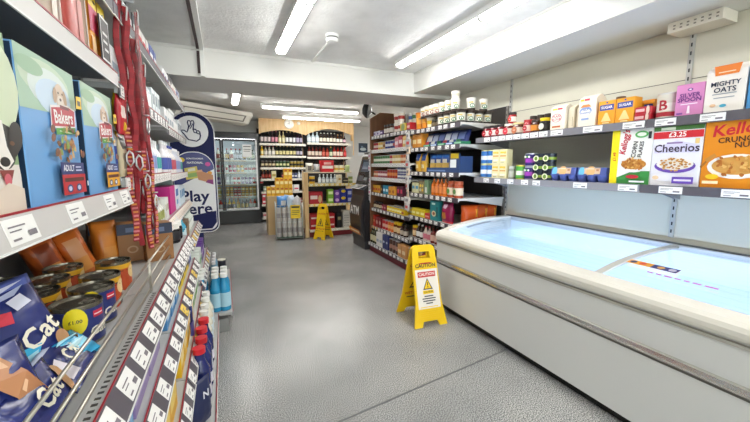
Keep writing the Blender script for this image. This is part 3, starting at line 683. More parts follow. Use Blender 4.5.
# ================================================================== goods on the wall shelves above the freezer
def face_row(bay, si, y_left, y_right, dep): return None
def put(bay, si, kind, yl, label, group=None, dy=0, z=0, rot=0, yc=None):
    """left edge of the item at world y = yl on wall bay shelf si"""
    zz, dd = bay.sh[si]; x = bay.pos.y-yl*.957
    return kind.place(bay.w(x+kind.w/2, -dd+.012+kind.d/2+dy, zz+.0008+z), bay.rot+rot, label, group)
U = 'upper wall shelf'
jam = jar(.04, .105, '2A2024', '7A1420', 'E8E0DC', spot='B02030', lod=0)
for k in range(3): put(wb1, 0, jam, 2.77-k*.09, f"{ORD[k+1]} red jam jar with black lid from left on {U}", 'red jam jars at the left end of the upper wall shelf')
jw = jar(.048, .1, 'E8E4DC', '6A2420', 'E8DCD0', spot='C83040', lod=0, lh=.18)
put(wb1, 0, jw, 2.497, 'wide white-lidded jar with red spot on upper wall shelf')
put(wb1, 0, jar(.048, .1, 'E8D8A0', '5A3024', 'E4D4C4', spot='B87050', lod=0, lh=.16), 2.393, 'wide cream-lidded brown jar on upper wall shelf')
put(wb1, 0, jar(.034, .095, '2A2024', 'A02428', 'E8E0DC', spot='C03030', lod=0), 2.47, 'dark-lidded red jar stacked on the wide white-lidded jar', None, .03, .102)
put(wb1, 0, jar(.036, .11, 'B02830', 'A83038', 'E0C8C0', spot='A02030', lod=0), 2.265, 'red-lidded jar of red sauce on upper wall shelf')
hz = jar(.038, .1, '3A2A24', '4A2418', 'D88830', lod=0)
put(wb1, 0, hz, 2.186, 'brown spread jar with orange label, left one on upper wall shelf', 'brown spread jars on the upper wall shelf')
put(wb1, 0, jar(.04, .105, 'E8C818', '1E1A18', '2A2620', spot='E8E4D4', lod=0, lh=.22), 2.102, 'black jar with bright yellow lid on upper wall shelf')
for k, (y, c) in enumerate(((2.30, 'A86830'), (2.225, '5A3A28'), (2.15, '6A4028'), (2.075, '8A6840'))):
    put(wb1, 0, jar(.034, .15, '3A3028', c, 'B89060', lod=1), y, f"{ORD[k+1]} tall brown jar from left in back row of {U}", 'tall brown jars in the back row of the upper wall shelf', .1)
def flour(w, h, d, col, specs, seed=1):
    me = weld(pillow_block(w, h, d, mat(col, .55), seed).mesh('paper_bag'), False)
    parts = [('paper_bag', me, -1)]
    if specs: parts.append(('printed_front', MB().prints(specs, w, h, -d/2-.0005).mesh('printed_front'), 0))
    return T('flour_bag', 'bag', w, d, h, parts)
def pillow_block(w, h, d, m, seed=1):
    # paper block bag: slightly bulged box with a folded top
    b = MB(); rnd = random.Random(seed); rings = []
    for z, s, t in ((0, .97, 1), (.02, 1, 1), (h*.5, 1.0, 1.0), (h*.86, 1, .98), (h*.93, .99, .7), (h*.97, .98, .34), (h, .97, .3)):
        W, Dp = w*s/2, d*t/2
        rings.append([(-W, -Dp, z), (-W*.4, -Dp*1.0, z), (W*.4, -Dp*1.0, z), (W, -Dp, z), (W*1.0, 0, z), (W, Dp, z), (W*.4, Dp, z), (-W*.4, Dp, z), (-W, Dp, z), (-W*1.0, 0, z)])
    n = 10
    for i in range(len(rings)-1):
        b.add(rings[i]+rings[i+1], [(k, (k+1) % n, (k+1) % n+n, k+n) for k in range(n)], m)
    b.add(rings[0], [tuple(reversed(range(n)))], m); b.add(rings[-1], [tuple(range(n))], m)
    return b
pinkm, bluem = mat('B04050'), mat('5A7AB8')
f1 = flour(.118, .18, .09, 'EFE6D8', (('r', .12, .8, .45, .86, mat('E8D020')), ('r', .47, .8, .8, .86, mat('C83848')), ('e', .42, .48, .36, .26, mat('D8808A')), ('e', .42, .48, .31, .22, mat('F4EAE0')), ('t', 'PLAIN', .42, .54, .2, pinkm), ('t', 'FLOUR', .42, .42, .2, pinkm), ('r', .14, .1, .72, .17, mat('C87040'))))
put(wb1, 0, f1, 1.975, 'white flour bag with red ring, left of the flour bags on upper wall shelf')
pl = flour(.044, .165, .08, 'DCD2BC', (('r', .7, .1, .9, .5, mat('C0B498')),), 2); put(wb1, 0, pl, 1.84, 'plain cream paper bag between the two printed flour bags, left one', 'plain cream paper bags on the upper wall shelf', .02)
put(wb1, 0, flour(.036, .16, .08, 'D4C8B0', (), 3), 1.79, 'plain cream paper bag touching the blue-ringed flour bag', 'plain cream paper bags on the upper wall shelf', .04)
f2 = flour(.12, .21, .1, 'F1E8DA', (('r', .08, .82, .3, .88, mat('E8D020')), ('r', .33, .82, .62, .88, mat('D84050')), ('e', .42, .5, .36, .24, mat('8AA8D8')), ('p', [(.1, .62), (.74, .62), (.6, .7), (.24, .7)], mat('E08848')), ('e', .42, .46, .3, .18, mat('F4F0EA')), ('t', 'SELF', .42, .54, .17, bluem), ('t', 'RAISING', .42, .44, .15, bluem), ('r', .2, .22, .64, .28, mat('8AA8D8'))))
put(wb1, 0, f2, 1.745, 'larger white flour bag with blue ring on upper wall shelf', None, 0)
sug = carton(.105, .075, .15, 'EFA21C', (('r', .08, .6, .92, .84, mat('3A4A98')), ('t', 'SUGAR', .5, .72, .21, mat('F4F0E8')), ('e', .5, .92, .06, .05, mat('3A4A98')), ('p', [(.2, .14), (.8, .14), (.56, .5), (.44, .5)], mat('F6D890')), ('r', .3, .06, .7, .1, mat('F4E0A0'))), name='sugar_bag', cat='bag', lod=0)
put(wb1, 0, sug, 1.60, 'yellow sugar bag, left one of the front two on upper wall shelf', 'yellow sugar bags at the front of the upper wall shelf')
put(wb1, 0, sug, 1.485, 'yellow sugar bag, right one of the front two on upper wall shelf', 'yellow sugar bags at the front of the upper wall shelf')
for k in range(3): put(wb1, 0, carton(.06, .07, .135, 'E89A20', (('r', .1, .6, .9, .8, mat('3A4A98')),), name='sugar_bag', cat='bag'), 1.53-k*.07, f"{ORD[k+1]} small yellow sugar bag from left behind the front two", 'small yellow sugar bags in the second row', .11)
put(wb1, 0, jar(.03, .19, '6A4A30', 'B88848', lod=1), 1.60, 'tall amber jar behind the yellow sugar bags', None, .14)
rc = carton(.085, .09, .04, 'B82030', (('r', .05, .3, .6, .7, mat('E8B8B8')), ('e', .8, .5, .1, .3, mat('E8D0C0'))), name='jelly_packet', cat='packet', lod=0)
put(wb1, 0, rc, 1.368, 'flat red packet lying at the right end of the jar bay, upper one', None, 0, .041); put(wb1, 0, rc, 1.37, 'flat red packet lying at the right end of the jar bay, lower one')
put(wb1, 0, carton(.045, .09, .06, 'A02030', (('r', .1, .3, .9, .7, mat('E0A8A0')),)), 1.278, 'small red carton between flat red packets and beige tin', None, .09)
tin = can(.052, .14, 'D8D2C4', 'D0CCC4', 'ECE8E0', name='powder_tin', lod=0)
o = put(wb2, 0, tin, 1.275, 'round beige powder tin with large red letter on upper wall shelf')
O('red_band', MB().lathe([(.0516, .012), (.0516, .036)], mat('B02434'), seg=24), o)
lb = MB(); lb.wrap([('t', 'B', .5, .5, .9, mat('B02030'))], .085, .14, .0525); O('lettering', lb, o)
pinkb = carton(.118, .075, .165, 'D98BC0', (('e', .5, .82, .1, .06, mat('6A3A8A')), ('e', .5, .82, .05, .03, mat('F0E0F0')), ('t', 'SILVER', .5, .64, .25, mat('6A3080')), ('t', 'SPOON', .5, .5, .25, mat('6A3080')), ('r', .2, .36, .8, .39, mat('F4E0F0')), ('p', [(.44, .08), (.56, .08), (.53, .32), (.47, .32)], mat('F6E8F4')), ('r', .08, .06, .3, .12, mat('8A50A0'))), name='sugar_box', cat='box', lod=0)
put(wb2, 0, pinkb, 1.16, 'pink sugar carton with purple lettering on upper wall shelf', rot=.06)
navy, orng = mat('26304A'), mat('E88030')
oats = flour(.15, .228, .1, 'EFE8E0', (('p', [(.22, .78), (.8, .78), (.86, .98), (.18, .98)], orng), ('r', .3, .83, .72, .85, mat('F6D8B8')), ('t', 'MIGHTY', .5, .6, .2, navy), ('t', 'OATS', .5, .47, .22, navy), ('r', .2, .38, .8, .4, mat('9AA0A8')), ('r', .24, .3, .76, .32, mat('9AA0A8')), ('e', .5, .14, .09, .05, mat('48A8C8')), ('e', .24, .16, .08, .05, mat('E8C098'))), 5)
put(wb2, 0, oats, 1.03, 'white oats bag with orange top panel on upper wall shelf')
put(wb2, 0, carton(.2, .1, .2, '4A90C8', (('r', .1, .5, .9, .7, mat('E8F0F8')), ('e', .5, .3, .3, .15, mat('D8C8A0'))), lod=0), .865, 'blue cereal carton at the right edge of the upper wall shelf')
# lower wall shelf
Lw = 'lower wall shelf'
ft = can(.042, .128, '3A78C0', 'E8E0A0', 'E8ECF0', name='milk_powder_tin', lod=0)
for k in range(2):
    for l in range(2): put(wb1, 1, ft, 2.785-k*.09, f"{('lower','upper')[l]} blue and white yellow-lidded tin, {('left','right')[k]} stack on {Lw}", 'blue and white tins at the left end of the lower wall shelf', 0, l*.129)
cc = carton(.086, .07, .128, 'E8DFB0', (('r', .1, .72, .6, .84, mat('E8C838')), ('r', .1, .5, .9, .6, mat('D8A860')), ('r', .62, .7, .88, .84, mat('E0C050')), ('r', .15, .2, .85, .34, mat('F4F0DC')), ('r', .2, .1, .7, .14, mat('A0A080'))), lod=0)
for k in range(2):
    for l in range(2): put(wb1, 1, cc, 2.598-k*.0935, f"{('lower','upper')[l]} cream baby food carton, {('left','right')[k]} stack on {Lw}", 'cream cartons on the lower wall shelf', 0, l*.129)
put(wb1, 1, jar(.027, .11, 'C8C8C0', '9A9C90', 'B8B8AC', lod=0), 2.402, 'grey glass jar between cream cartons and green tin')
put(wb1, 1, can(.042, .118, '58A848', 'E8D850', 'E8ECD8', name='milk_powder_tin', lod=0), 2.325, 'green and white yellow-topped tin on lower wall shelf')
pt = can(.045, .106, '30206A', 'C8C8D0', 'A040B0', name='food_tin', lod=0)
for l in range(2):
    o = put(wb1, 1, pt, 2.23, f"{('lower','upper')[l]} purple tin stacked right of the green tin", 'purple tins on the lower wall shelf', 0, l*.107)
    O('printed_letters', MB().prints([('e', .3, .72, .14, .1, mat('E8F0E0')), ('e', .52, .74, .1, .08, mat('58B048')), ('e', .72, .72, .12, .1, mat('F0F0F0'))], .09, .106, -.0455), o)
lt = can(.044, .068, '1E2438', '3A4048', '8AA838', name='food_tin', lod=0)
for k in range(2):
    for l in range(3):
        o = put(wb1, 1, lt, 2.13-k*.093, f"{('lowest','middle','topmost')[l]} lime and black tin, {('left','right')[k]} stack on {Lw}", 'lime and black tins on the lower wall shelf', 0, l*.069)
        O('printed_motif', MB().prints([('e', .42, .45, .3, .26, mat('E8E8C8')), ('e', .42, .45, .16, .18, mat('6A9030'))], .088, .068, -.0448), o)
@cached
def eggs():
    b = MB(); B = mat('4A5AA0', .75); w, d = .205, .1
    for i in range(3):
        for j in range(2): b.lathe([(.02, 0), (.03, .02), (.034, .045), (.033, .05)], B, -.07+i*.07, -.025+j*.05, 10)
    b.box(-w/2, w/2, -d/2, d/2, .044, .052, B)
    lid = MB(); lid.prism([(-d/2+.003, .0525), (-d/2+.012, .1), (d/2-.012, .1), (d/2-.003, .0525)], -w/2+.004, w/2-.004, B, 'x')
    lab = MB(); M_ = Matrix.Translation((-.012, -d/2+.0025, .056)) @ Matrix.Rotation(math.radians(-11), 4, 'X')
    lab.prints([('r', .02, .02, .98, .98, mat('D8B898')), ('e', .55, .45, .2, .24, mat('E2B478')), ('e', .12, .3, .14, .24, mat('68B8E0')), ('r', .3, .78, .7, .92, mat('F0E0C8')), ('r', .8, .5, .92, .8, mat('B87858'))], .15, .042, 0, 0, M_)
    return T('egg_box', 'box', .206, .1, .1, [('egg_tray', b.mesh('egg_tray'), -1), ('box_lid', lid.mesh('box_lid'), 0), ('printed_label', lab.mesh('printed_label'), 0)])
put(wb1, 1, eggs(), 1.948, 'blue egg box beside the lime tins on the lower wall shelf', 'blue egg boxes'); put(wb1, 1, eggs(), 1.728, 'blue egg box beside the yellow-striped cereal box', 'blue egg boxes')
redk, yel = mat('C41E3A'), mat('F2DE18')
def flakes(cx, cy, rx, ry, seed, n=30):
    out = []; rnd = random.Random(seed)
    for k in range(n):
        a = rnd.uniform(0, 2*PI); q = math.sqrt(rnd.random())
        out.append(('e', cx+rx*q*math.cos(a), cy+ry*q*math.sin(a), .034, .022, mat(rnd.choice(('D89848', 'C07830', 'E8B868', 'B06828'))), rnd.uniform(0, 3)))
    return tuple(out)
CF = carton(.226, .08, .335, 'F0EFEA', (('r', .0, 0, .2, 1, yel), ('t', '£1.49', .1, .5, .12, mat('C8202A'), PI/2, .9), ('r', .2, 0, 1, .24, mat('3A8A40')), ('p', [(.2, .24), (.6, .24), (.2, .12)], mat('F0EFEA')),
    ('t', "Kellogg's", .34, .76, .23, redk, PI/2-.12, .8, .15), ('t', 'CORN', .6, .62, .15, mat('2A2A30'), PI/2-.1), ('t', 'FLAKES', .75, .62, .13, mat('2A2A30'), PI/2-.1), ('e', .74, .88, .16, .09, mat('58A858')), ('e', .74, .88, .11, .05, mat('E8EEE0')), ('r', .9, .8, .97, .92, mat('2A2A30')),
    ('e', .6, .33, .34, .17, mat('F4F2EC')), ('e', .6, .36, .31, .135, mat('C88838')))+flakes(.6, .36, .27, .11, 1, 44)+(('e', .62, .14, .16, .05, mat('C02838')), ('r', .55, .04, .92, .07, mat('F0F0EA'))), name='cereal_box', cat='cereal box', lod=0, side='E8E4DC')
put(wb1, 1, CF, 1.49, 'white and green cereal box with yellow price stripe on lower wall shelf')
CH = carton(.226, .08, .325, 'ECEAF0', (('r', 0, .93, 1, 1, mat('4A7A3A')), ('r', .15, .94, .45, .985, mat('D8E0C8')), ('r', 0, .8, 1, .915, mat('C8202A')), ('t', '£3.25', .5, .857, .16, mat('F8F4F0')), ('p', [(.05, .56), (.95, .56), (.95, .68), (.5, .76), (.05, .66)], mat('D8D4EC')), ('t', 'Cheerios', .5, .63, .26, mat('3A2A40'), .0, .95), ('r', .3, .71, .62, .735, mat('8A6AA0')), ('r', .86, .7, .94, .78, mat('E8C880')),
    ('e', .5, .34, .42, .17, mat('6A4AA8')), ('e', .5, .37, .38, .14, mat('F2ECE4')))+tuple(('e', .5+.33*math.sqrt(random.Random(k).random())*math.cos(k*2.4), .37+.11*math.sqrt(random.Random(k).random())*math.sin(k*2.4), .028, .02, mat(('C89048', 'B07830', 'D8A860')[k % 3])) for k in range(46))+(('e', .15, .14, .07, .05, mat('E8C8A0')), ('r', .5, .05, .92, .16, mat('6A4AA8')), ('r', .54, .09, .88, .12, mat('E8E0F4'))), name='cereal_box', cat='cereal box', lod=0, side='D8D4DC')
put(wb2, 1, CH, 1.25, 'pale cereal box with purple bowl and red price band on lower wall shelf')
CN = carton(.26, .085, .36, 'E08A18', (('r', .3, .92, 1, 1, mat('8A4A18')), ('t', '£1.65', .62, .955, .13, mat('F0D890')), ('t', 'Kellogg', .55, .8, .29, mat('C81E30'), .1, 1, .2), ('t', 'CRUNCHY', .55, .66, .14, mat('4A2A18'), .06), ('t', 'NUT', .6, .585, .14, mat('4A2A18'), .06),
    ('e', .52, .3, .43, .23, mat('F4F0E8')), ('e', .52, .31, .36, .17, mat('D8A050')))+flakes(.52, .31, .32, .145, 6, 50)+(('p', [(.06, .4), (.2, .48), (.24, .44), (.1, .36)], mat('C8883A')), ('p', [(.0, .3), (.08, .38), (.1, .36), (.02, .27)], mat('A86A28')), ('r', .06, .06, .3, .1, mat('F4E0B0')), ('e', .2, .16, .1, .05, mat('E8C020'))), name='cereal_box', cat='cereal box', lod=0, side='C87818')
put(wb2, 1, CN, 1.01, 'orange cereal box with honey-coloured bowl on lower wall shelf')
# ================================================================== grocery gondola beyond the freezer (two bays on the right)
GB = mat('3A3634', .6); GS = mat('D4D3D0', .45); MAR = mat('6A1224', .45)
WA, WB = 1.19, .95; YA0, YA1 = 3.67, 4.86; YB0, YB1 = 2.72, 3.67
tkA = lambda k: auto_ticks(WA, .07, .035, None, (), 50+k)
tkB = lambda k: auto_ticks(WB, .065, .045, None, (), 70+k)
zA = [1.735, 1.535, 1.335, 1.135, .91, .67, .39, .14]; zB = [1.715, 1.51, 1.235, .985, .71, .445, .14]
WR = mat('E4E2DE'); 
ga = shelving('grocery_shelving', 'far grocery shelving bay beside the cash machine with maroon plinth', (XW-.009, (YA0+YA1)/2, 0), -PI/2, WA,
    [dict(z=z, d=.585 if z > .2 else .64, ticks=tkA(i), rail=WR if i in (1, 2, 3) else RAILD) for i, z in enumerate(zA)], 1.95, GB, GS, MAR, None, None, upcol='8A8680')
gb = shelving('grocery_shelving', 'near grocery shelving bay beside the chest freezer', (XW-.009, (YB0+YB1)/2, 0), -PI/2, WB-.004,
    [dict(z=z, d=.585 if z > .2 else .64, ticks=tkB(i)) for i, z in enumerate(zB)], 1.9, GB, GS, MAR, None, None, upcol='8A8680')
r = thing('end_panel', 'brown wooden end panel standing between the grocery shelves and cash machine', 'panel', (2.06, 4.866, 0))
O('panel_board', MB().prism([(.0, .001), (.6, .001), (.6, 2.1), (.16, 2.1), (.0, 2.0)], 0, .025, wood('brown_board', '70482E', '8A5C3C', .55, .8), 'y'), r)
Mx2 = Matrix.Rotation(PI/2, 4, 'Y')
r = thing('convex_mirror', 'black-backed round dome mirror on top of the brown end panel', 'mirror', (2.05, 4.9, 2.13))
O('mirror_back', MB().lathe([(.01, -.1), (.07, -.085), (.11, -.04), (.125, 0)], BLACK, seg=20, M=Matrix.Rotation(-.5, 4, 'Z') @ Matrix.Rotation(PI/2+.2, 4, 'Y')), r)
O('mirror_face', MB().lathe([(.124, .001), (.1, .025), (.05, .045), (.01, .05)], mat('E8ECEE', .08, .6), seg=20, M=Matrix.Rotation(-.5, 4, 'Z') @ Matrix.Rotation(PI/2+.2, 4, 'Y')), r)
O('bracket', MB().tube([(.0, .0, .0), (.1, -.02, -.06)], .012, BLACK), r)
SN = ['top', 'second', 'third', 'fourth', 'fifth', 'sixth', 'seventh', 'bottom']
pA = [s+' shelf, far grocery bay' for s in SN]
pB = [s+' shelf, near grocery bay' for s in SN[:6]]+['bottom shelf, near grocery bay']
C_ = lambda h, r=.036, t=None, b=None, **k: can(r, t or .11, h, band=b, **k)
def K(w, d, h, c, *sp): return carton(w, d, h, c, tuple(sp))
E_ = lambda u, v, a, b, c: ('e', u, v, a, b, mat(c))
R_ = lambda a, b, c, d, e: ('r', a, b, c, d, mat(e))
pot = lambda c, b: T_pot(c, b)
@cached
def T_pot(c, b, r=.047, h=.12, lid='F0EEE8'):
    m = mat(c, .4); q = MB().lathe([(r*.78, 0, m), (r*.86, h*.35, mat(b, .4)), (r*.94, h*.7, m), (r, h*.94), (r*1.04, h*.95, mat(lid)), (r*1.04, h), (r*.02, h)], m, seg=12)
    return T('food_pot', 'pot', 2*r, 2*r, h, [('food_pot', q.mesh('food_pot'), -1)])
row(ga, 0, pA[0], [('gap', .03), (K(.1, .08, .07, 'C8C0D8', R_(.1, .3, .6, .7, '5A3A88')), 2, .01, 'low lilac carton'), (K(.09, .08, .065, '5A3A78', R_(.1, .4, .9, .7, 'D8C8E8')), 1, .02, 'low purple carton'),
    (jar(.036, .13, '2A2420', '5A4030', 'D8D0C8'), 3, .02, 'brown jar with white label'), ('gap', .02), (T_pot('E8E0D4', 'A03028'), 2, .012, 'white noodle pot with red band', 2), (K(.15, .1, .095, 'E0C020', E_(.5, .5, .3, .3, '8AA030')), 1, .02, 'yellow tub carton'), (K(.08, .1, .09, 'C02830', R_(.1, .3, .9, .6, 'E8B0A8')), 1, .015, 'short red carton')])
row(ga, 0, pA[0], [(T_pot('E4E4DC', '4A6AA0'), 1, .01, 'blue-banded white noodle pot', 2), (T_pot('E4E0D4', '3A7A40'), 1, .01, 'green-banded white noodle pot', 2)], x=.2, margin=.16)
row(ga, 1, pA[1], [(C_('A82830', b='E0C8B8'), 2, .008, 'red tin'), (C_('D8B050', b='E8E0C0'), 2, .008, 'golden tin'), (C_('C8A878', b='8A5A30'), 1, .008, 'tan tin'), (C_('28307A', b='E0E0E8'), 3, .008, 'navy tin'), (C_('3A4A8A', b='C05050'), 1, .008, 'blue and red tin'), (K(.1, .08, .14, 'D0808A', R_(.1, .3, .9, .6, 'F0E0E0')), 1, .01, 'tall pink carton'), (K(.1, .08, .15, 'B83848', R_(.1, .35, .9, .65, 'E8D0D0')), 1, .01, 'tall red carton'), (K(.1, .08, .14, 'E0B868', R_(.1, .3, .9, .6, 'F0E8D0')), 1, .01, 'tall sandy carton')])
row(ga, 2, pA[2], [(C_('4A7A4A', b='E8E8D8', t=.115), 7, .006, 'green and cream soup tin'), (C_('A83030', b='E8D8C8', t=.115), 1, .006, 'red and cream soup tin'), (C_('C8A860', b='F0E8D0', t=.115), 3, .006, 'sand-coloured soup tin'), (C_('C06838', b='E8D0B0', t=.115), 2, .006, 'orange soup tin')])
row(ga, 3, pA[3], [(C_('C06040', b='E0C8A8', t=.1), 2, .006, 'orange bean tin'), (C_('9A4A58', b='F0E0DC', t=.1), 4, .006, 'pink and white bean tin'), (C_('A83424', b='D88848', t=.125), 4, .006, 'tall red tomato tin'), (C_('5A5A88', b='E8E8E8', t=.075), 4, .006, 'short blue-grey tin', 2)])
row(ga, 4, pA[4], [(K(.08, .08, .11, 'D8A028', R_(.1, .3, .9, .6, 'C04028')), 3, .01, 'yellow and red rice packet'), (K(.07, .08, .12, '2A2420', E_(.5, .5, .3, .3, 'C89050')), 1, .02, 'black rice packet'), (K(.08, .08, .12, '2088A8', R_(.1, .3, .9, .6, 'D0E8F0')), 2, .01, 'turquoise rice packet'), (K(.09, .08, .115, 'E0A038', E_(.5, .4, .35, .25, 'B06020')), 2, .01, 'amber rice packet'), ('gap', .05), (K(.08, .08, .13, '5A2438', R_(.2, .3, .8, .7, 'D04060')), 2, .01, 'dark red rice packet')])
row(ga, 5, pA[5], [(jar(.033, .1, '2A2020', '3A2018', 'C8B898'), 3, .03, 'small dark spice jar'), ('gap', .03), (K(.06, .06, .075, '8A2038', R_(.1, .4, .9, .7, 'E0A0A0')), 2, .015, 'small crimson carton'), (C_('E0C010', .034, .085, 'F0E8A0'), 6, .008, 'small yellow tub'), (K(.07, .07, .07, 'D8B018', R_(.1, .3, .9, .6, '9A2020')), 1, .01, 'small yellow and red carton')])
row(ga, 5, pA[5], [(C_('D8B818', .034, .085, 'F0E8B0'), 6, .015, 'back-row yellow tub')], x=-.1, margin=.12)
row(ga, 6, pA[6], [(K(.085, .08, .17, 'B83020', E_(.5, .5, .3, .25, 'E0A070')), 1, .01, 'tall red spice carton'), (K(.1, .08, .15, '8A1820', E_(.5, .5, .35, .3, 'D0A898')), 2, .01, 'dark red gravy carton'), (C_('C02028', .04, .14, 'E0B0A0'), 2, .01, 'red gravy drum'), (C_('D86828', .04, .145, 'E8B070'), 2, .01, 'orange gravy drum'), (jar(.042, .16, 'E0B818', '6A3A20', 'D8B888'), 2, .015, 'brown jar with yellow lid'), (bottle(.035, .16, '3A2420', '2A2020', 'C8B8A8'), 2, .015, 'brown sauce bottle')])
row(ga, 7, pA[7], [(bottle(.035, .25, '3A3A20', 'C8A040', 'D8D0A8'), 3, .012, 'dark green oil bottle'), (K(.1, .09, .2, 'E4E0DC', R_(.1, .3, .9, .5, '9AA8B8')), 2, .01, 'white flour carton'), (K(.085, .08, .2, '28306A', E_(.5, .5, .3, .2, 'C0C8E0')), 2, .012, 'navy carton'), (C_('4A3028', .04, .18, 'B08070'), 3, .012, 'brown drum'), (K(.1, .09, .16, 'C89058', R_(.1, .3, .9, .6, 'E8D0A8')), 2, .012, 'tan carton')])
row(ga, 7, pA[7], [(bottle(.035, .25, '5A4A20', 'A08030', 'C8C098'), 3, .014, 'back-row amber oil bottle'), (K(.1, .09, .2, 'D8D4D0', R_(.1, .3, .9, .5, 'A8B0B8')), 2, .01, 'back-row white carton'), (C_('3A2A3A', .04, .18, '9080A0'), 6, .014, 'back-row dark drum')], margin=.13)
# near bay: two tiers of coffee tubs along the front and the near end
row(gb, 0, pB[0], [(T_pot('E08A20', 'F0B050', .055, .2, 'D87818'), 2, .015, 'tall orange tub', 1)], x=-.44, margin=.02)
@cached
def coffee(c2='2A6A48', body='DCD9CE', lid='E4E0D6', foot='2E2622'):
    r, h = .044, .115; m = mat(body, .4)
    b = MB().lathe([(r*.86, 0, mat(foot, .4)), (r*.9, .02, m), (r*.97, h*.78)], m, seg=18)
    l = MB().lathe([(r*1.02, h*.78), (r*1.03, h*.98), (r*.98, h), (r*.02, h)], mat(lid, .4), seg=18)
    p = MB().prints([('e', .56, .36, .27, .22, mat(c2)), ('e', .56, .36, .17, .14, mat('EDEBE4')), ('p', [(.5, .26), (.62, .26), (.59, .44), (.53, .44)], mat(c2)), ('r', .18, .58, .66, .67, mat('C8A838'))], 2*r, h, -r*1.0)
    return T('coffee_tub', 'tub', 2*r+.006, 2*r+.006, h, [('tub_body', b.mesh('tub_body'), -1), ('lid', l.mesh('lid'), 0), ('printed_emblem', p.mesh('printed_emblem'), 0)])
gt, bt, lt_ = coffee(), coffee('8A3A28', 'E4DED4'), coffee('2A6A48', 'DCD9CE', '3A302A')
smalljar = jar(.036, .08, '2A2620', '3A3020', '6A5A40')
x0 = -.185; zt0, dt0 = gb.sh[0]
def gput(kind, lx, ly, z, label, group=None, rot=0): return kind.place(gb.w(lx, ly, z), gb.rot+rot, label, group)
row(gb, 0, pB[0], [(T_pot('E8DCC0', 'D8B030', .048, .115, 'E8E4D8'), 1, .012, 'yellow-banded cream tub'), (smalljar, 2, .012, 'small dark coffee jar')], x=-.185)
xs_ = [.09, .195, .3, .41]
for k, x in enumerate(xs_):
    gput(lt_, x, -.535, zt0+.0008, f"{ORD[k+1]} lower white coffee tub with green emblem along the front of the top grocery shelf", 'white coffee tubs in the lower tier', random.uniform(.7, 1.1))
for k, y in enumerate((-.43, -.325, -.22)):
    gput(lt_, .41, y, zt0+.0008, f"{ORD[k+1]} lower white coffee tub from front along the freezer end of the top shelf", 'white coffee tubs in the lower tier', 1.0)
# card sheet between the tiers
tag(O('card_tray', MB().box(-.31, .46, -.585, -.485, 0, .004, mat('4A3428')).box(.36, .46, -.484, -.17, 0, .004, mat('4A3428')), None, gb.w(0, 0, zt0+.117), gb.rot), 'brown card sheet between the two tiers of coffee tubs', 'tray')
for k, x in enumerate((-.26, -.175, -.09, .0)):
    gput(bt, x+.0, -.535, zt0+.1218, f"{ORD[k+1]} upper coffee tub with brown emblem on the card sheet", 'brown-emblem coffee tubs in the upper tier', .8)
for k, (x, y) in enumerate(((.105, -.535), (.21, -.535), (.315, -.535), (.41, -.42), (.41, -.27))):
    gput(gt, x, y, zt0+.1218, f"{ORD[k+1]} upper white coffee tub with green emblem on the card sheet", 'green-emblem coffee tubs in the upper tier', 1.0)
gput(T_pot('E8E4DA', 'C8C0A8', .044, .07, 'F0EEE8'), .315, -.535, zt0+.2375, 'single small white tub topping the coffee tub pyramid')
for k, x in enumerate((-.26, -.175)): gput(jar(.04, .116, '2A2620', '3A3020', '6A5A40'), x+.02, -.43, zt0+.0008, f"{ORD[k+1]} dark jar standing behind the small coffee jars", 'dark jars behind the small coffee jars')
# blue packets, second shelf
row(gb, 1, pB[1], [(K(.1, .09, .16, 'D08828', R_(.1, .3, .9, .6, 'F0D8A0')), 2, .01, 'orange biscuit carton')], x=-.46)
bz, bd = gb.sh[1]
for k in range(6):
    me = pouch(.17, .16, .05, ('2A3880', '3A4A98', '24306E')[k % 3], ((.2, .3, .8, .75, ('E8E8F0', 'C8D0E8', '7A88C0')[k % 3]), (.1, .1, .5, .3, ('C84050', 'E8E8E8', '2A7A50')[k % 3])), seed=k)
    o = me.place(gb.w(-.19+k*.1, -.5+.01*k, bz+.0085), gb.rot, f"{ORD[k+1]} blue biscuit packet from left, leaning on {pB[1]}", 'blue leaning biscuit packets')
    o.rotation_euler = (math.radians(-22), 0, gb.rot+.25)
for k in range(5): gput(K(.12, .11, .025, ('2A7A58', '28407A')[k % 2], R_(.1, .2, .9, .8, ('8AC0A0', 'C0D0F0')[k % 2])), -.13+k*.14, -.528, bz+.0008, f"{ORD[k+1]} flat green or blue bar pack from left at the shelf lip", 'flat bar packs under the leaning blue packets', .03)
# snack tray, third shelf
cz, cd = gb.sh[2]
r = thing('snack_tray', 'navy card display tray of snack packets on the third grocery shelf', 'tray', gb.w(.14, -.4, cz+.0008), gb.rot); NV = mat('27406E', .5)
O('tray_floor', MB().box(-.3, .3, -.15, .0, 0, .004, NV), r); O('tray_front', MB().box(-.3, .3, -.154, -.1505, 0, .05, NV).prints([('r', .05, .2, .6, .5, mat('6A88B8'))], .6, .05, -.154), r)
O('tray_side', MB().box(.2965, .3, -.15, .0, .0045, .16, NV).box(.12, .296, -.1505, -.147, .0505, .19, NV), r); O('header_card', MB().prints([('r', 0, .0, 1, 1, mat('E0C020'))], .13, .05, -.1515, .14, Matrix.Translation((.21, 0, 0))), r)
O('white_label', MB().prints([('r', 0, 0, 1, 1, mat('E8ECF0'))], .1, .08, -.1525, .05, Matrix.Translation((.19, 0, 0))), r)
sp = lambda k: pouch(.13, .19, .06, '2450A0', ((.15, .15, .85, .45, 'E0B860'), (.2, .5, .7, .7, 'D8D8D0'), (.0, .8, 1, 1, '3A78D0')), seed=20+k)
for k in range(4): sp(k).place(gb.w(-.1+k*.115, -.49, cz+.0056), gb.rot+.2, f"{ORD[k+1]} blue and yellow snack packet from left in the navy card tray", 'blue and yellow snack packets')
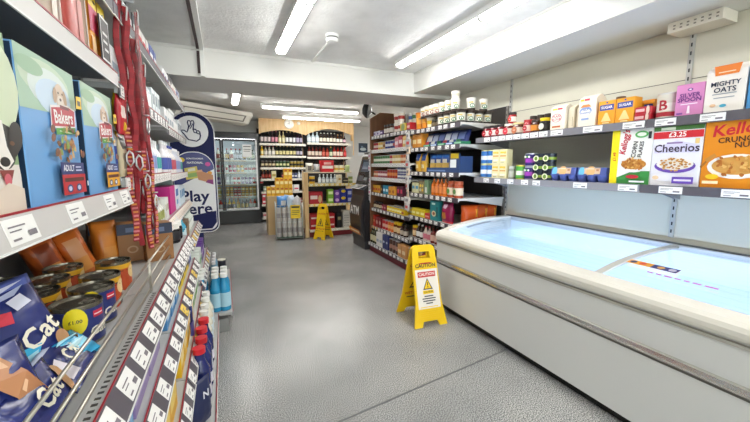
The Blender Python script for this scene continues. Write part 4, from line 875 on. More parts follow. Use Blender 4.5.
for k in range(2): pouch(.12, .21, .07, 'D8A838', ((.1, .6, .9, 1, '2450A0'), (.2, .2, .8, .4, 'F0E0B0')), seed=30+k).place(gb.w(-.39+k*.13, -.51, cz+.0008), gb.rot, f"yellow pasta packet left of the navy tray, {('left','right')[k]} one", 'yellow pasta packets')
# fourth shelf
row(gb, 3, pB[3], [(K(.07, .08, .12, 'D8D4A8', R_(.1, .4, .9, .7, '5A9AC0')), 2, .01, 'pale yellow and blue carton'), (K(.11, .09, .14, '8A7A58', E_(.3, .65, .18, .16, 'E8C848'), E_(.7, .65, .18, .16, 'D8C060'), E_(.3, .3, .18, .16, 'C8C8B0'), E_(.7, .3, .18, .16, 'E0B840')), 1, .01, 'brown carton with yellow spots'), (K(.07, .09, .16, '6A8A6A', R_(.2, .1, .8, .5, 'C8D0C8')), 1, .05, 'grey-green carton'),
    (bottle(.032, .2, 'C86820', '2A2020', 'D88040'), 4, .008, 'orange sauce bottle with black cap'), (jar(.048, .165, 'B85838', 'A84828', 'E0D0B8', spot='5A8A40'), 2, .01, 'large orange sauce jar')])
row(gb, 4, pB[4], [(K(.09, .08, .09, 'D8C020', R_(.1, .3, .9, .6, 'F0E8A0')), 3, .01, 'yellow instant noodle packet'), (K(.1, .08, .06, 'C83828', R_(.1, .3, .9, .6, 'E8A090')), 1, .01, 'low red packet'),
    (carton(.16, .1, .215, '1E7A80', (('r', .2, .8, .6, .9, mat('C8E0D8')), ('e', .45, .35, .26, .2, mat('D8C8A0')), ('e', .45, .35, .14, .11, mat('8A4A30')), ('r', .7, .2, .95, .7, mat('145A60')))), 1, .015, 'teal ground coffee packet'),
    (pouch(.19, .22, .09, '8A1446', ((.2, .7, .6, .85, 'E0B0C8'), (.3, .25, .6, .5, 'C88038'), (.0, .0, 1, .1, 'C02838')), seed=41), 1, .015, 'large crimson pouch')])
for k in range(3): pouch(.2, .2, .08, 'C8541C', ((.7, .3, 1, .8, 'E8A030'), (.8, .1, 1, .35, 'D03038')), seed=50+k).place(gb.w(.42-.01*k, -.40+k*.13, gb.sh[4][0]+.001), gb.rot+PI/2-.15, f"{ORD[k+1]} orange bag from front at the freezer end of {pB[4]}", 'orange bags at the freezer end')
row(gb, 5, pB[5], [(jar(.04, .14, 'E0B818', '7A4020', 'E0C090'), 1, .01, 'yellow-lidded brown jar'), (bottle(.034, .17, '3A2A24', 'E8E0D8', 'E8E4E0'), 2, .01, 'dark bottle with white label'), (bottle(.034, .17, 'D8C8C0', 'B03040', 'C87080'), 2, .01, 'pink and white bottle'), (bottle(.033, .19, '6A2420', '2A2020', 'D8B0A0'), 4, .012, 'red-brown sauce bottle'), (bottle(.033, .19, 'B86028', '8A2820', 'E8C890'), 2, .012, 'orange-brown sauce bottle')])
row(gb, 6, pB[6], [(C_('B8905A', .045, .17, 'E0D0B0'), 3, .012, 'tan drum'), (jar(.045, .16, '8A2030', '5A3020', 'D8C0B0'), 6, .012, 'brown jar with red lid')])
# hanging strip of clipped packets between the two bays
r = thing('clip_strip', 'hanging strip of small silver packets between the two grocery bays', 'clip strip', (2.05, 3.67, 1.7))
O('strip', MB().box(-.002, .002, -.012, .012, -.95, .02, mat('D8D8D8')), r)
rnd = random.Random(9)
for k in range(11):
    q = pillow(.105, .085, .02, mat(('D8D4D0', 'B8B4B4', 'E0C8B0')[k % 3], .3), [(.2, .3, .8, .7, mat(('8A8488', 'C84848', '5A5A60')[k % 3]))], seed=k)
    O('packet', weld(q.mesh('packet')), r, (-.012, rnd.uniform(-.015, .015), -.085*(k+1)), -PI/2+rnd.uniform(-.3, .3))
# hanging strip beside the cash machine
r = thing('clip_strip', 'hanging strip of white and pink packets beside the cash machine', 'clip strip', (2.045, 4.84, 1.5))
O('strip', MB().box(-.002, .002, -.01, .01, -.75, .05, mat('D8D8D8')), r)
for k in range(8):
    q = pillow(.06, .08, .012, mat(('E0DCDC', 'C8C4C8')[k % 2], .3), [(.2, .3, .8, .7, mat(('C05080', '8A8488')[k % 2]))], seed=k)
    O('packet', weld(q.mesh('packet')), r, (-.012, rnd.uniform(-.01, .01), -.09*(k+1)), -PI/2+rnd.uniform(-.3, .3))
# ================================================================== cash machine
AM = mat('222226', .35); AM2 = mat('2E2E33', .3)
r = thing('cash_machine', 'black freestanding cash machine at the end of the grocery shelves', 'cash machine', (0, 0, 0))
ya, yb_ = 4.9, 5.44
O('base', MB().box(1.98, 2.5, ya+.01, yb_-.01, .001, .13, mat('3A3A3E', .4)), r)
O('machine_body', MB().prism([(1.97, .1305), (2.5, .1305), (2.5, 1.5), (2.2, 1.5), (2.16, 1.46), (2.03, 1.0), (1.97, .94)], ya, yb_, AM, 'y'), r)
n = 8; pf = [(1.969-.055*math.sin(PI*k/n)**.8, .19+(.84-.19)*k/n) for k in range(n+1)]
fp = O('front_panel', MB().prism(pf+[(1.9695, .84)], ya+.02, yb_-.02, AM2, 'y'), r)
def Mface(x, y, z, lean): return Matrix.Translation((x, y, z)) @ Matrix.Rotation(-PI/2, 4, 'Z') @ Matrix.Rotation(lean, 4, 'X')
t = MB(); t.text('ATM', 0, 0, .19, mat('F0F0F0'), -.001, 0, 1, Mface(1.911, 5.17, .6, 0.0)); O('lettering', t, fp)
t = MB(); t.prints([('r', 0, 0, 1, 1, mat('D88028')), ('r', .1, .35, .9, .65, mat('F0D8B0'))], .48, .09, 0, 0, Mface(1.925, 5.17, .23, .35)); O('orange_band', t, fp)
O('keypad_shelf', MB().prism([(1.9, .955), (2.035, 1.01), (2.015, .945), (1.97, .93)], ya+.03, yb_-.03, mat('3C3C42', .35), 'y'), r)
k_ = MB()
for i in range(3):
    for j in range(4): k_.box(1.93+j*.022, 1.945+j*.022, 5.02+i*.03, 5.042+i*.03, .965+j*.009, .985+j*.009, STEEL)
O('keypad', k_, r)
dx, dz = .13, .46; q = MB()
lean = -math.atan2(dx, dz)
q.prints([('r', 0, 0, 1, 1, mat('0E0E12', .15)), ('r', .12, .45, .88, .92, mat('3A4656', .1)), ('r', .2, .55, .8, .82, mat('6A7A8A', .1)), ('r', .12, .1, .5, .3, mat('4A4A50')), ('r', .6, .14, .88, .24, mat('8A8E92'))], .46, .44, 0, 0, Mface(2.033, 5.17, 1.02, lean)); O('screen_panel', q, r)
O('top_cap', MB().cbox(2.19, 2.5, ya+.0, yb_, 1.501, 1.53, AM2, .006), r)
# ================================================================== wet floor signs
YS = mat('F0C60C', .4)
def wet_sign(label, loc, rot, paper, spread=.37, w=.3, h=.64):
    r = thing('wet_floor_sign', label, 'sign', loc, rot, 'yellow wet floor signs')
    for s in (-1, 1):
        lean = math.atan2(spread/2-.012, h); ML = Matrix.Translation((0, s*spread/2, 0)) @ Matrix.Rotation(PI if s > 0 else 0, 4, 'Z') @ Matrix.Rotation(-lean, 4, 'X')
        L = h/math.cos(lean); hw, tw = w/2, w*.36; b = MB()
        def P(pts, y0=0, y1=.016, m=YS): b.prism(pts, y0, y1, m, 'y', ML)
        ft = .045
        P([(-hw, .001), (-hw+.07, .001), (-hw+.085, ft), (hw-.085, ft), (hw-.07, .001), (hw, .001), (hw-.03, L*.3), (-hw+.03, L*.3)])
        P([(-hw+.03, L*.3), (hw-.03, L*.3), (tw+.005, L*.8), (-tw-.005, L*.8)])
        hx, z0, z1 = .052, L*.84, L*.92
        P([(-tw-.005, L*.8), (tw+.005, L*.8), (tw, z0), (-tw, z0)]); P([(-tw, z0), (-hx, z0), (-hx, z1), (-tw, z1)]); P([(hx, z0), (tw, z0), (tw, z1), (hx, z1)])
        P([(-tw, z1), (tw, z1), (tw-.008, L*.975), (tw-.03, L), (-tw+.03, L), (-tw+.008, L*.975)])
        for k in range(7):
            z = L*.09+k*.016; b.box(-hw+.05+k*.003, hw-.05-k*.003, -.003, -.0002, z, z+.006, YS, ML)
        pn = O('sign_panel', b, r); q = MB()
        if paper and s < 0:
            q.box(-.1, .105, -.0026, -.0008, L*.22, L*.7, mat('F0E8E0', .6), ML); O('taped_paper', q, pn); q = MB(); z0 = L*.22; ph = L*.48; MM = ML @ Matrix.Translation((.0025, -.0028, z0))
            q.prints([('r', .1, .8, .9, .94, mat('C83030')), ('t', 'CAUTION', .5, .87, .16, mat('F8F0E8')), ('p', [(.28, .48), (.72, .48), (.5, .77)], INK), ('p', [(.335, .505), (.665, .505), (.5, .725)], mat('F0C60C')), ('r', .48, .58, .52, .67, INK), ('r', .48, .53, .52, .56, INK), ('r', .26, .37, .74, .46, mat('F0C60C')), ('t', 'CAUTION', .5, .415, .09, INK),
                ('r', .3, .3, .7, .325, INK), ('r', .2, .24, .8, .265, INK), ('r', .22, .18, .78, .205, INK), ('r', .35, .12, .65, .145, INK)], .205, ph, 0, 0, MM); O('printed_text', q, pn)
            q = MB(); q.prints([('e', .5, .775, .26, .022, mat('C03820')), ('t', 'CAUTION', .5, .745, .16, INK)], .26, L, -.001, 0, ML); O('printed_heading', q, pn)
        else:
            q.prints([('t', 'CAUTION', .5, .72, .15, mat('C03820')), ('p', [(.25, .38), (.75, .38), (.5, .6)], INK), ('p', [(.32, .4), (.68, .4), (.5, .56)], YS), ('p', [(.42, .42), (.58, .42), (.54, .46), (.52, .52), (.47, .52)], INK), ('t', 'WET FLOOR', .5, .3, .14, mat('C03820')), ('r', .2, .235, .8, .25, INK)], .26, L, -.001, 0, ML); O('printed_text', q, pn)
            MI = ML @ Matrix.Translation((0, .0165, 0)) @ Matrix.Rotation(PI, 4, 'Z'); q = MB()
            q.prints([('t', 'CAUTION', .5, .72, .15, mat('C03820')), ('p', [(.25, .38), (.75, .38), (.5, .6)], INK), ('p', [(.32, .4), (.68, .4), (.5, .56)], YS), ('p', [(.42, .42), (.58, .42), (.54, .46), (.52, .52), (.47, .52)], INK), ('t', 'WET FLOOR', .5, .3, .14, mat('C03820')), ('r', .2, .235, .8, .25, INK)], .26, L, -.001, 0, MI); O('printed_inner_text', q, pn)
    O('hinge', MB().tube([(-w*.3, 0, h-.012), (w*.3, 0, h-.012)], .008, YS), r)
wet_sign('yellow wet floor sign with taped white paper beside the chest freezer', (1.51, 2.45, 0), math.radians(-3), True)
wet_sign('small far yellow wet floor sign in front of the promotion island', (1.62, 6.02, 0), math.radians(-52), False, .28, .25, .63)
# ================================================================== left gondola, three bays facing the aisle
XB = -.80; WL = 1.27; YL = [.3, 1.57, 2.84, 4.11]
LB = mat('4A4A4C', .6); LS = mat('B4B4B2', .45); LR = mat('57525A', .45)
def lt(k, tw, gap, col=None, skip=()): return auto_ticks(WL, tw, gap, col, skip, 100+k)
def mixt(k, tw, gap):
    rnd = random.Random(k); return [q+(('F0CE5A',) if rnd.random() < .3 else ()) for q in lt(k, tw, gap)]
PA, PB = mat('D8D4D2'), mat('C8C4C2')
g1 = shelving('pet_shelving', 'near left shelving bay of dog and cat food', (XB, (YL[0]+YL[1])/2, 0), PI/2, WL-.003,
    [dict(z=1.885, d=.47, rh=.05), dict(z=1.628, d=.465, rh=.042, rail=PA, col=mat('6A6868', .5)), dict(z=1.215, d=.465, rh=.052, tilt=.012, rail=PB, ticks=[(x, x+.1) for x in (-.2, .05, .32, .5)]),  # second shelf: underside shade put into its darker colour
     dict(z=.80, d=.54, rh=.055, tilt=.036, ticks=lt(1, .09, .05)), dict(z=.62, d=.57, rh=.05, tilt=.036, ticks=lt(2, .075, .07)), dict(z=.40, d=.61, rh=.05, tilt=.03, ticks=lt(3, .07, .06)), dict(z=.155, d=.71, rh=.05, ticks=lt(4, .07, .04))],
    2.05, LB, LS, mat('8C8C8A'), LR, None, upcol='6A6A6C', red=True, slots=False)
g2 = shelving('household_shelving', 'middle left shelving bay of toiletries and household goods', (XB, (YL[1]+YL[2])/2, 0), PI/2, WL-.003,
    [dict(z=1.885, d=.47, rh=.045), dict(z=1.6, d=.465, rh=.045, ticks=lt(5, .06, .05)), dict(z=1.255, d=.46, rh=.045, rail=PA, ticks=lt(6, .06, .03)), dict(z=.95, d=.46, rh=.045, tilt=.03, rail=PA, x0=.155, ticks=auto_ticks(WL, .05, .02, 'F0E0D0', (), 107, .175)),
     dict(z=.80, d=.54, rh=.055, tilt=.036, ticks=lt(8, .09, .04)), dict(z=.62, d=.57, rh=.05, tilt=.036, ticks=mixt(9, .075, .05)), dict(z=.40, d=.61, rh=.05, tilt=.03, ticks=mixt(10, .07, .05)), dict(z=.155, d=.71, rh=.05, ticks=lt(11, .07, .04))],
    2.05, LB, LS, mat('8C8C8A'), LR, None, upcol='6A6A6C', red=True, slots=False)
g3 = shelving('household_shelving', 'furthest left shelving bay ending at the round-topped lottery sign', (XB, (YL[2]+YL[3])/2, 0), PI/2, WL-.003,
    [dict(z=1.885, d=.47, rh=.045), dict(z=1.57, d=.465, rh=.045, ticks=lt(12, .06, .05)), dict(z=1.24, d=.46, rh=.045, rail=PA, ticks=lt(13, .06, .03)), dict(z=.95, d=.46, rh=.045, tilt=.03, rail=PA, ticks=auto_ticks(WL, .05, .02, 'F0E0D0', (), 114)),
     dict(z=.72, d=.53, rh=.05, tilt=.036, ticks=mixt(15, .08, .04)), dict(z=.42, d=.6, rh=.05, tilt=.03, ticks=mixt(16, .07, .05)), dict(z=.155, d=.815, rh=.05, ticks=lt(17, .07, .04))],
    2.05, LB, LS, mat('8C8C8A'), LR, None, upcol='6A6A6C', red=True, slots=False)
def lput(bay, si, kind, y0, label, group=None, dy=0, z=0, rot=0, tilt=0, front=.018):
    zz, dd = bay.sh[si]; x = y0-bay.pos.y
    o = kind.place(bay.w(x+kind.w/2, -dd+front+kind.d/2+dy, zz+.0008+z), bay.rot+rot, label, group)
    if tilt: o.rotation_euler = (tilt, 0, bay.rot+rot)
    return o
# ---- shelf A: standing packs
def pack(w, h, d, col, specs, seed, bands=()): return pouch(w, h, d, col, bands, 'treat_pack', seed, specs, .4)
def tubep(w, d, h, col, specs, name='treat_pack'):
    b = MB(); m = mat(col, .38); n = 16; ring = []
    for z, s in ((0, .94), (.01, 1), (h*.97, 1), (h, .96)):
        ring.append([(math.copysign(abs(math.cos(2*PI*k/n))**.6, math.cos(2*PI*k/n))*w/2*s, math.copysign(abs(math.sin(2*PI*k/n))**.6, math.sin(2*PI*k/n))*d/2*s, z) for k in range(n)])
    for i in range(3): b.add(ring[i]+ring[i+1], [(k, (k+1) % n, (k+1) % n+n, k+n) for k in range(n)], m, True)
    b.add(ring[0], [tuple(reversed(range(n)))], m); b.add(ring[3], [tuple(range(n))], m)
    return T(name, 'packet', w, d, h, [('pack_body', b.mesh('pack_body'), -1), ('printed_front', MB().prints(specs, w, h, -d/2).mesh('printed_front'), 0)])
lput(g1, 1, tubep(.24, .14, .222, 'A84838', (R_(.12, .0, .4, 1, 'B85A44'), R_(.7, .1, .84, .9, 'C06A58'))), .83, 'large brick-red pack at the left edge on the pet treat shelf')
lput(g1, 1, tubep(.1, .1, .22, 'D8C4B4', (R_(.2, 0, .5, 1, 'E8DCD0'), R_(.6, .1, .75, .8, 'C0A898'))), 1.095, 'narrow cream pack between the two red packs on the pet treat shelf')
lput(g1, 1, tubep(.12, .11, .222, 'B8483E', (R_(.12, .7, .88, 1, 'A82040'), R_(.55, .05, .85, .65, 'D89088'))), 1.225, 'slim red pack with dark red top on the pet treat shelf')
lput(g1, 1, tubep(.035, .1, .22, 'C8B09C', (R_(.2, 0, .5, 1, 'D8C8B8'),)), 1.35, 'thin beige pack squeezed beside the slim red pack')
for k, (y, c) in enumerate(((1.39, 'E09838'), (1.478, 'E08C2C'))):
    lput(g1, 1, tubep(.084, .09, .224-.015*k, c, (R_(.04, .76, .96, 1, 'EED01C'), R_(.04, .42, .96, .76, ('C84868', 'D05878')[k]), R_(.55, .42, .9, .6, 'C01838'), R_(.12, .1, .5, .36, 'F0C088'), E_(.7, .85, .16, .05, '2A2A2E'))), y, f"orange treat pack with yellow top, {('left','right')[k]} one on the pet treat shelf", 'orange and yellow treat packs')
tag(O('cardboard_box', MB().cbox(-.08, .08, -.1, .1, 0, .13, mat('A07848', .7), .003), None, (-.6, 1.47, 1.6308)), 'brown cardboard box behind the orange treat packs', 'box')
r = thing('price_sign', 'small black hanging sign with white frame beside the red dog leads', 'sign', (-.34, 1.49, 1.65), PI/2)
O('sign_board', MB().box(-.045, .045, 0, .004, 0, .14, mat('3A3A3E')), r)
O('printed_frame', MB().prints([R_(.0, .0, 1, .05, 'E8E8E8'), R_(0, .95, 1, 1, 'E8E8E8'), R_(0, 0, .06, 1, 'E8E8E8'), R_(.94, 0, 1, 1, 'E8E8E8'), R_(.2, .6, .8, .66, 'E0E0E0'), R_(.2, .42, .7, .48, 'E0E0E0'), R_(.3, .24, .75, .3, 'E0E0E0')], .09, .14, 0), r)
O('hook', MB().tube([(0, .002, .14), (0, .002, .15)], .002, STEEL), r)
# ---- shelf B: big dog food boxes
BLUE = '6FA6DC'
def bk(panel):
    rnd = random.Random(5)
    sp = [('p', [(0, .62), (0, 1), (1, 1), (1, .72), (.5, .64)], mat('A4C4AC')), ('e', .45, .85, .42, .14, mat('C2D4BC')), ('e', .5, .8, .36, .15, mat('D6E2DE')), ('e', .56, .75, .32, .14, mat('C4D8EA')), ('e', .2, .9, .2, .06, mat('9ABC9C')),
          ('e', .66, .78, .1, .1, mat('D8C4B0')), ('e', .565, .775, .035, .065, mat('B8987C'), -.25), ('e', .755, .775, .035, .065, mat('B8987C'), .25), ('e', .66, .74, .06, .05, mat('E8DCD0')), ('e', .66, .755, .02, .012, mat('5A4038')), ('e', .625, .8, .012, .01, mat('4A3830')), ('e', .7, .8, .012, .01, mat('4A3830')),
          ('p', [(.42, .53), (.92, .57), (.94, .71), (.8, .73), (.6, .71), (.44, .69)], mat('F0E8E8')), ('p', [(.44, .545), (.905, .58), (.92, .7), (.8, .715), (.6, .695), (.455, .675)], mat('B8283C')), ('t', 'Bakers', .68, .625, .15, mat('F6F2F0'), .07, .95), ('r', .62, .69, .8, .715, mat('6A1A28')),
          ('p', [(.5, .49), (.9, .52), (.9, .57), (.5, .535)], mat('58A84A')), ('r', .56, .515, .84, .525, mat('D8ECC8'))]
    for k in range(34):
        u = rnd.gauss(.68, .12); v = rnd.gauss(.42, .05)
        sp.append(('e', min(max(u, .42), .95), v, .035, .022, mat(rnd.choice(('A87848', '7A5030', 'C89060', '88A050', 'B85038', 'D8B070'))), rnd.uniform(0, 3)))
    for u, v in ((.36, .46), (.4, .36), (.94, .36), (.36, .52)): sp.append(('e', u, v, .045, .03, mat('7A4C34'), .5))
    sp += [('r', .42, .2, .92, .29, mat('2A3A78')), ('t', 'ADULT', .58, .245, .07, mat('F0F0F4')), ('r', .72, .225, .86, .235, mat('D0D8F0')), ('r', .72, .25, .84, .26, mat('D0D8F0')),
           ('r', .42, .05, .92, .2, mat(panel)), ('r', .46, .145, .88, .175, mat('5A2A28')), ('e', .55, .095, .06, .035, mat('3A4A80')), ('e', .55, .095, .035, .02, mat('C8D0E8')), ('e', .74, .095, .06, .035, mat('3A4A80')), ('e', .74, .095, .035, .02, mat('C8D0E8')),
           ('p', [(.86, .72), (1, .73), (1, .83), (.88, .82)], mat('F0C820')), ('r', .9, .75, .97, .79, mat('4A3A10')), ('r', .94, .1, .97, .14, mat('D8E4F0'))]
    return carton(.29, .1, .322, BLUE, tuple(sp), name='dog_food_box', cat='box', lod=0, side='1C3450')
lput(g1, 2, bk('C03038'), .905, 'blue dog food box with red panel, between the collie box and the yellow-panel box', None, 0, 0, 0)
lput(g1, 2, bk('E8A828'), 1.245, 'blue dog food box with yellow panel on the near left shelf')
colb = [('r', 0, .0, 1, 1, mat('8AA878')), ('e', .3, .85, .5, .2, mat('B8CCA0')), ('e', .8, .7, .3, .3, mat('CCD8B8')), ('e', .3, .35, .3, .15, mat('6A9048')),
    ('p', [(.3, 0), (1, 0), (1, .34), (.9, .4), (.5, .4), (.36, .3)], mat('E8E0D8')), ('p', [(.3, .1), (.46, .36), (.42, .5), (.3, .34)], mat('2A2422')),
    ('e', .72, .52, .22, .12, mat('1A1818')), ('e', .55, .56, .08, .1, mat('1C1A1A'), .4), ('e', .9, .56, .08, .1, mat('1C1A1A'), -.4), ('e', .73, .46, .14, .1, mat('242020')), ('p', [(.7, .64), (.76, .64), (.78, .5), (.84, .42), (.74, .36), (.63, .42), (.69, .5)], mat('F0EAE4')),
    ('e', .74, .415, .055, .03, mat('141212')), ('e', .64, .52, .028, .014, mat('6A4020')), ('e', .84, .52, .028, .014, mat('6A4020')), ('p', [(.66, .37), (.82, .37), (.78, .31), (.7, .31)], mat('8A3A34')), ('e', .74, .315, .04, .04, mat('D86A78')), ('p', [(.5, .0), (1, 0), (1, .26), (.74, .3), (.56, .24)], mat('E4D4C4'))]
def shift(q, du, dv):
    if q[0] == 'e': return ('e', q[1]+du, q[2]+dv)+tuple(q[3:])
    if q[0] == 'p': return ('p', [(u+du, max(0, v+dv)) for u, v in q[1]], q[2])
    return q
colb = colb[:4]+[shift(q, .09, -.13) for q in colb[4:]]
colb = [('p', [(min(u, 1), v) for u, v in q[1]], q[2]) if q[0] == 'p' else q for q in colb]
lput(g1, 2, carton(.29, .1, .322, '9CB890', tuple(colb), name='dog_food_box', cat='box', lod=0, side='2A3A30'), .585, 'green dog food box showing a black and white collie')
tc = [('E8C81C', ((.1, .0, .9, .35, 'B82030'), (.1, .6, .9, .85, '1E1E22'))), ('C8B898', ((.15, .2, .85, .6, '8A7A68'), (.1, .7, .9, .95, '3A3432'))), ('B82430', ((.1, .4, .9, .7, 'E8D8D0'), (.2, .1, .8, .3, 'E0C020'))), ('E0C020', ((.1, .3, .9, .6, 'F0F0F0'), (.1, .7, .9, .9, 'C02030')))]
for k, (y, z, c) in enumerate(((1.575, .16, 2), (1.6, .0, 1), (1.655, .18, 0), (1.68, .03, 3))):
    o = pouch(.1, .15, .03, tc[c][0], tc[c][1], 'treat_packet', 60+k).place((-.345-.012*k, y+.05, 1.26+z-.0), PI/2, ('red treat packet hung high right of the dog food boxes', 'beige treat packet hung low right of the dog food boxes', 'yellow and red treat packet hung above the beige one', 'yellow and white treat packet hung beside the red dog leads')[k])
r = thing('rope_toy', 'grey rope ball dog toy at the end of the dog food shelf', 'toy', (-.4, 1.64, 1.165))
for k in range(5):
    a = k*.63; pts = [(.036*math.cos(t)*math.cos(a)-.0*math.sin(a), .036*math.cos(t)*math.sin(a), .036*math.sin(t)) for t in [2*PI*i/18 for i in range(18)]]
    O('rope_loop', MB().tube(pts, .009, mat(('8A7E74', '9C9288')[k % 2], .8), 6, True), r)
# ---- red dog leads hanging at the joint
LR_ = mat('981A24', .55); LRD = mat('861620', .55)
for k, (y, x, z1, z0) in enumerate(((1.64, -.335, 1.93, 1.0), (1.665, -.312, 1.9, 1.25), (1.69, -.33, 1.93, .97), (1.715, -.30, 1.80, .95), (1.74, -.318, 1.76, 1.1), (1.765, -.285, 1.72, .96), (1.79, -.305, 1.68, 1.02), (1.70, -.285, 1.9, 1.4))):
    r = thing('dog_lead', f"{ORD[k+1]} red dog lead from left hanging by the near bay joint", 'dog lead', (x, y, z0), -1.0+.12*k, 'hanging red dog leads'); rnd = random.Random(k)
    h = z1-z0; n = 30; b = MB(); st = mat('C8343C', .5)
    for i in range(n):
        za, zb = h*i/n, h*(i+1)/n; o1, o2 = .006*math.sin(i*.7+k), .006*math.sin((i+1)*.7+k)
        for s in (0, .012):
            b.add([(s*.6, -.0095+o1, za), (s*.6, .0095+o1, za), (s*.6, .0095+o2, zb), (s*.6, -.0095+o2, zb)], [(0, 1, 2, 3)], LR_ if i % 2 else LRD)
        if k in (0, 3, 5) and i < n*.45:
            for q_ in range(3): b.add([(.0085, -.009+o1, za+.006+q_*.016), (.0085, .009+o1, za+.006+q_*.016), (.0085, .009+o1, za+.013+q_*.016), (.0085, -.009+o1, za+.013+q_*.016)], [(0, 1, 2, 3)], mat(('D07880', 'D08838')[q_ % 2]))
    O('strap', b, r)
    zc = h*(.32, .05, .55, .3, .1, .2, .02, .06)[k]
    O('metal_clip', MB().tube([(.014, .0, zc), (.016, .012, zc+.02), (.016, .01, zc+.05), (.014, 0, zc+.062), (.016, -.012, zc+.045), (.016, -.012, zc+.02)], .0035, STEEL, 6, True), r)
    O('ring', MB().tube([(.012+.009*math.cos(t), .009*math.sin(t), zc+.075) for t in [2*PI*i/10 for i in range(10)]], .0025, STEEL, 5, True), r)
    O('header_clip', MB().tube([(.01, 0, h-.05), (.01, .006, h), (.01, -.006, h+.004)], .003, mat('E0E0E0')), r)
tag(O('hook_rail', MB().tube([(-.79, 1.71, 1.95), (-.285, 1.71, 1.94)], .006, STEEL), None), 'steel hook arm carrying the red dog leads', 'hook')
# ---- shelf C: wire fence, tins and pouches
def fence(label, bay_y0, y1):
    r = thing('wire_fence', label, 'wire fence', (-.285, bay_y0, .806))
    L = y1-bay_y0
    for z in (.012, .066, .12): O('rail_wire', MB().tube([(0, 0, z), (0, L, z)], .0042, WIRE), r)
    n = 1
    for k in range(n+1):
        y = L*k/n; O('upright_wire', MB().tube([(-.0, y, -.004), (.0, y, .128)], .003, WIRE), r)
    return r
fence('wire fence along the front of the tin shelf, near bay', .36, 1.56); fence('wire fence along the front of the shelf of navy-topped boxes', 1.585, 2.2)
slot = MB()
for k in range(56):
    slot.box(-.279, -.267, .34+k*.022, .348+k*.022, .8004, .8012, mat('3A3834'))
O('floor_slots', slot, None).parent = g1.root; o = D.objects['floor_slots']; o.matrix_parent_inverse = (Matrix.Translation(g1.pos) @ Matrix.Rotation(PI/2, 4, 'Z')).inverted()
NB = '26306E'
@cached
def dtin(kind):
    r, h = .06, .118; al = mat('8A8478', .22, .85); base = {'b': NB, 'o': 'C86A2A', 'd': '2A2A30'}[kind]
    body = MB().lathe([(r*.94, 0), (r*.98, .004), (r*.975, .008), (r*.975, h-.01), (r, h-.008), (r, h), (r*.95, h), (r*.935, h-.007), (r*.7, h-.006), (r*.69, h-.0045), (r*.02, h-.0045)], al, seg=32)
    B = mat(base, .3); lab = MB().lathe([(r*.985, .009, B), (r*.985, h-.03, mat('E0A828' if kind != 'b' else NB, .3)), (r*.985, h-.012)], B, seg=32)
    ring = MB().tube([(r*.45+.014*math.cos(t), .012*math.sin(t), h-.0015) for t in [2*PI*i/12 for i in range(12)]], .0018, al, 5, True).box(r*.1, r*.3, -.006, .006, h-.004, h-.002, al)
    ps = [('tin_body', body, -1), ('paper_label', lab, 0), ('ring_pull', ring, 0)]
    p = MB()
    if kind == 'b': p.wrap([('e', .5, .66, .12, .17, mat('F0D820')), ('t', '£1.00', .5, .66, .06, mat('2A2A2A')), ('r', .68, .66, .82, .82, mat('C82840')), ('r', .69, .72, .81, .75, mat('F0E0E0')), ('t', 'Cat', .74, .34, .15, mat('ECE6D4'), .05, 1, .1), ('e', .42, .26, .12, .14, mat('B88A58')), ('e', .36, .2, .08, .09, mat('D8B888'))], 2*PI*.6*r, h, r*.992)
    else: p.wrap([('e', .4, .4, .12, .2, mat('E8A040')), ('e', .6, .35, .14, .2, mat('B84820')), ('e', .75, .6, .1, .12, mat('E8C890')), ('r', .3, .66, .8, .7, mat('8A3818'))], 2*PI*.6*r, h, r*.992)
    ps.append(('printed_front', p, 1))
    ps = [(a, b.mesh(a), c) for a, b, c in ps]
    return T('pet_food_tin', 'tin', 2*r, 2*r, h, ps)
tp = [(-.40, 1.20, 'b', 'front blue pet food tin with yellow price spot, nearest the blue pouch'), (-.405, 1.345, 'b', 'second blue pet food tin behind the front one, with yellow price spot'), (-.42, 1.485, 'd', 'dark tin third along behind the two blue tins'), (-.43, 1.69, 'o', 'orange and gold tin beside the navy-topped boxes'),
      (-.56, 1.22, 'd', 'dark gold-rimmed tin behind the front blue tin'), (-.55, 1.36, 'd', 'dark gold-rimmed tin behind the second blue tin'), (-.57, 1.5, 'd', 'dark gold-rimmed tin fourth in the back row'), (-.58, 1.66, 'd', 'dark gold-rimmed tin in front of the leaning orange bag'), (-.7, 1.36, 'd', 'dark tin against the back panel, left one'), (-.71, 1.52, 'd', 'dark tin against the back panel, right one')]
for k, (x, y, kd, ds) in enumerate(tp):
    dtin(kd).place((x, y, .8008), math.radians(12 if kd == 'b' else 30), ds, 'pet food tins on the wire-fronted shelf')
# pouches in a card tray
r = thing('card_tray', 'brown card tray holding the blue cat food pouches', 'tray', (-.42, .88, .8008)); KB = mat('6A5038', .7)
O('tray_floor', MB().box(-.12, .06, -.25, .2, 0, .003, KB), r); O('tray_side', MB().box(.057, .06, -.25, .2, .0032, .03, KB).box(-.12, .056, .197, .2, .0032, .07, KB).box(-.12, .056, -.03, -.027, .0032, .05, KB), r)
def ppouch(label, loc, rot, w, h, d, bands, specs, seed, col=NB):
    me = weld(pillow(w, h, d, mat(col, .25), [(a, b, c, e, mat(f, .25)) for a, b, c, e, f in bands], True, 14, 18, seed, .1).mesh('pouch_body'))
    r = thing('cat_food_pouch', label, 'pouch', loc, 0, None); r.rotation_euler = rot
    o = O('pouch_body', me, r)
    q = MB(); q.prints(specs, w, h, 0)
    # lay the print over the bulge
    vs = []
    for v in q.v:
        u, t = v[0]/w+.5, v[2]/h
        th = d/2*max(0, 1-abs(2*u-1)**3)**.6*min(1, (1-t)*3.2)*min(1, .55+t*2.2)
        vs.append((v[0], -th*1.12-.0015+v[1], v[2]))
    q.v = vs; O('printed_front', q, r)
    return r
crm = mat('ECE6D4')
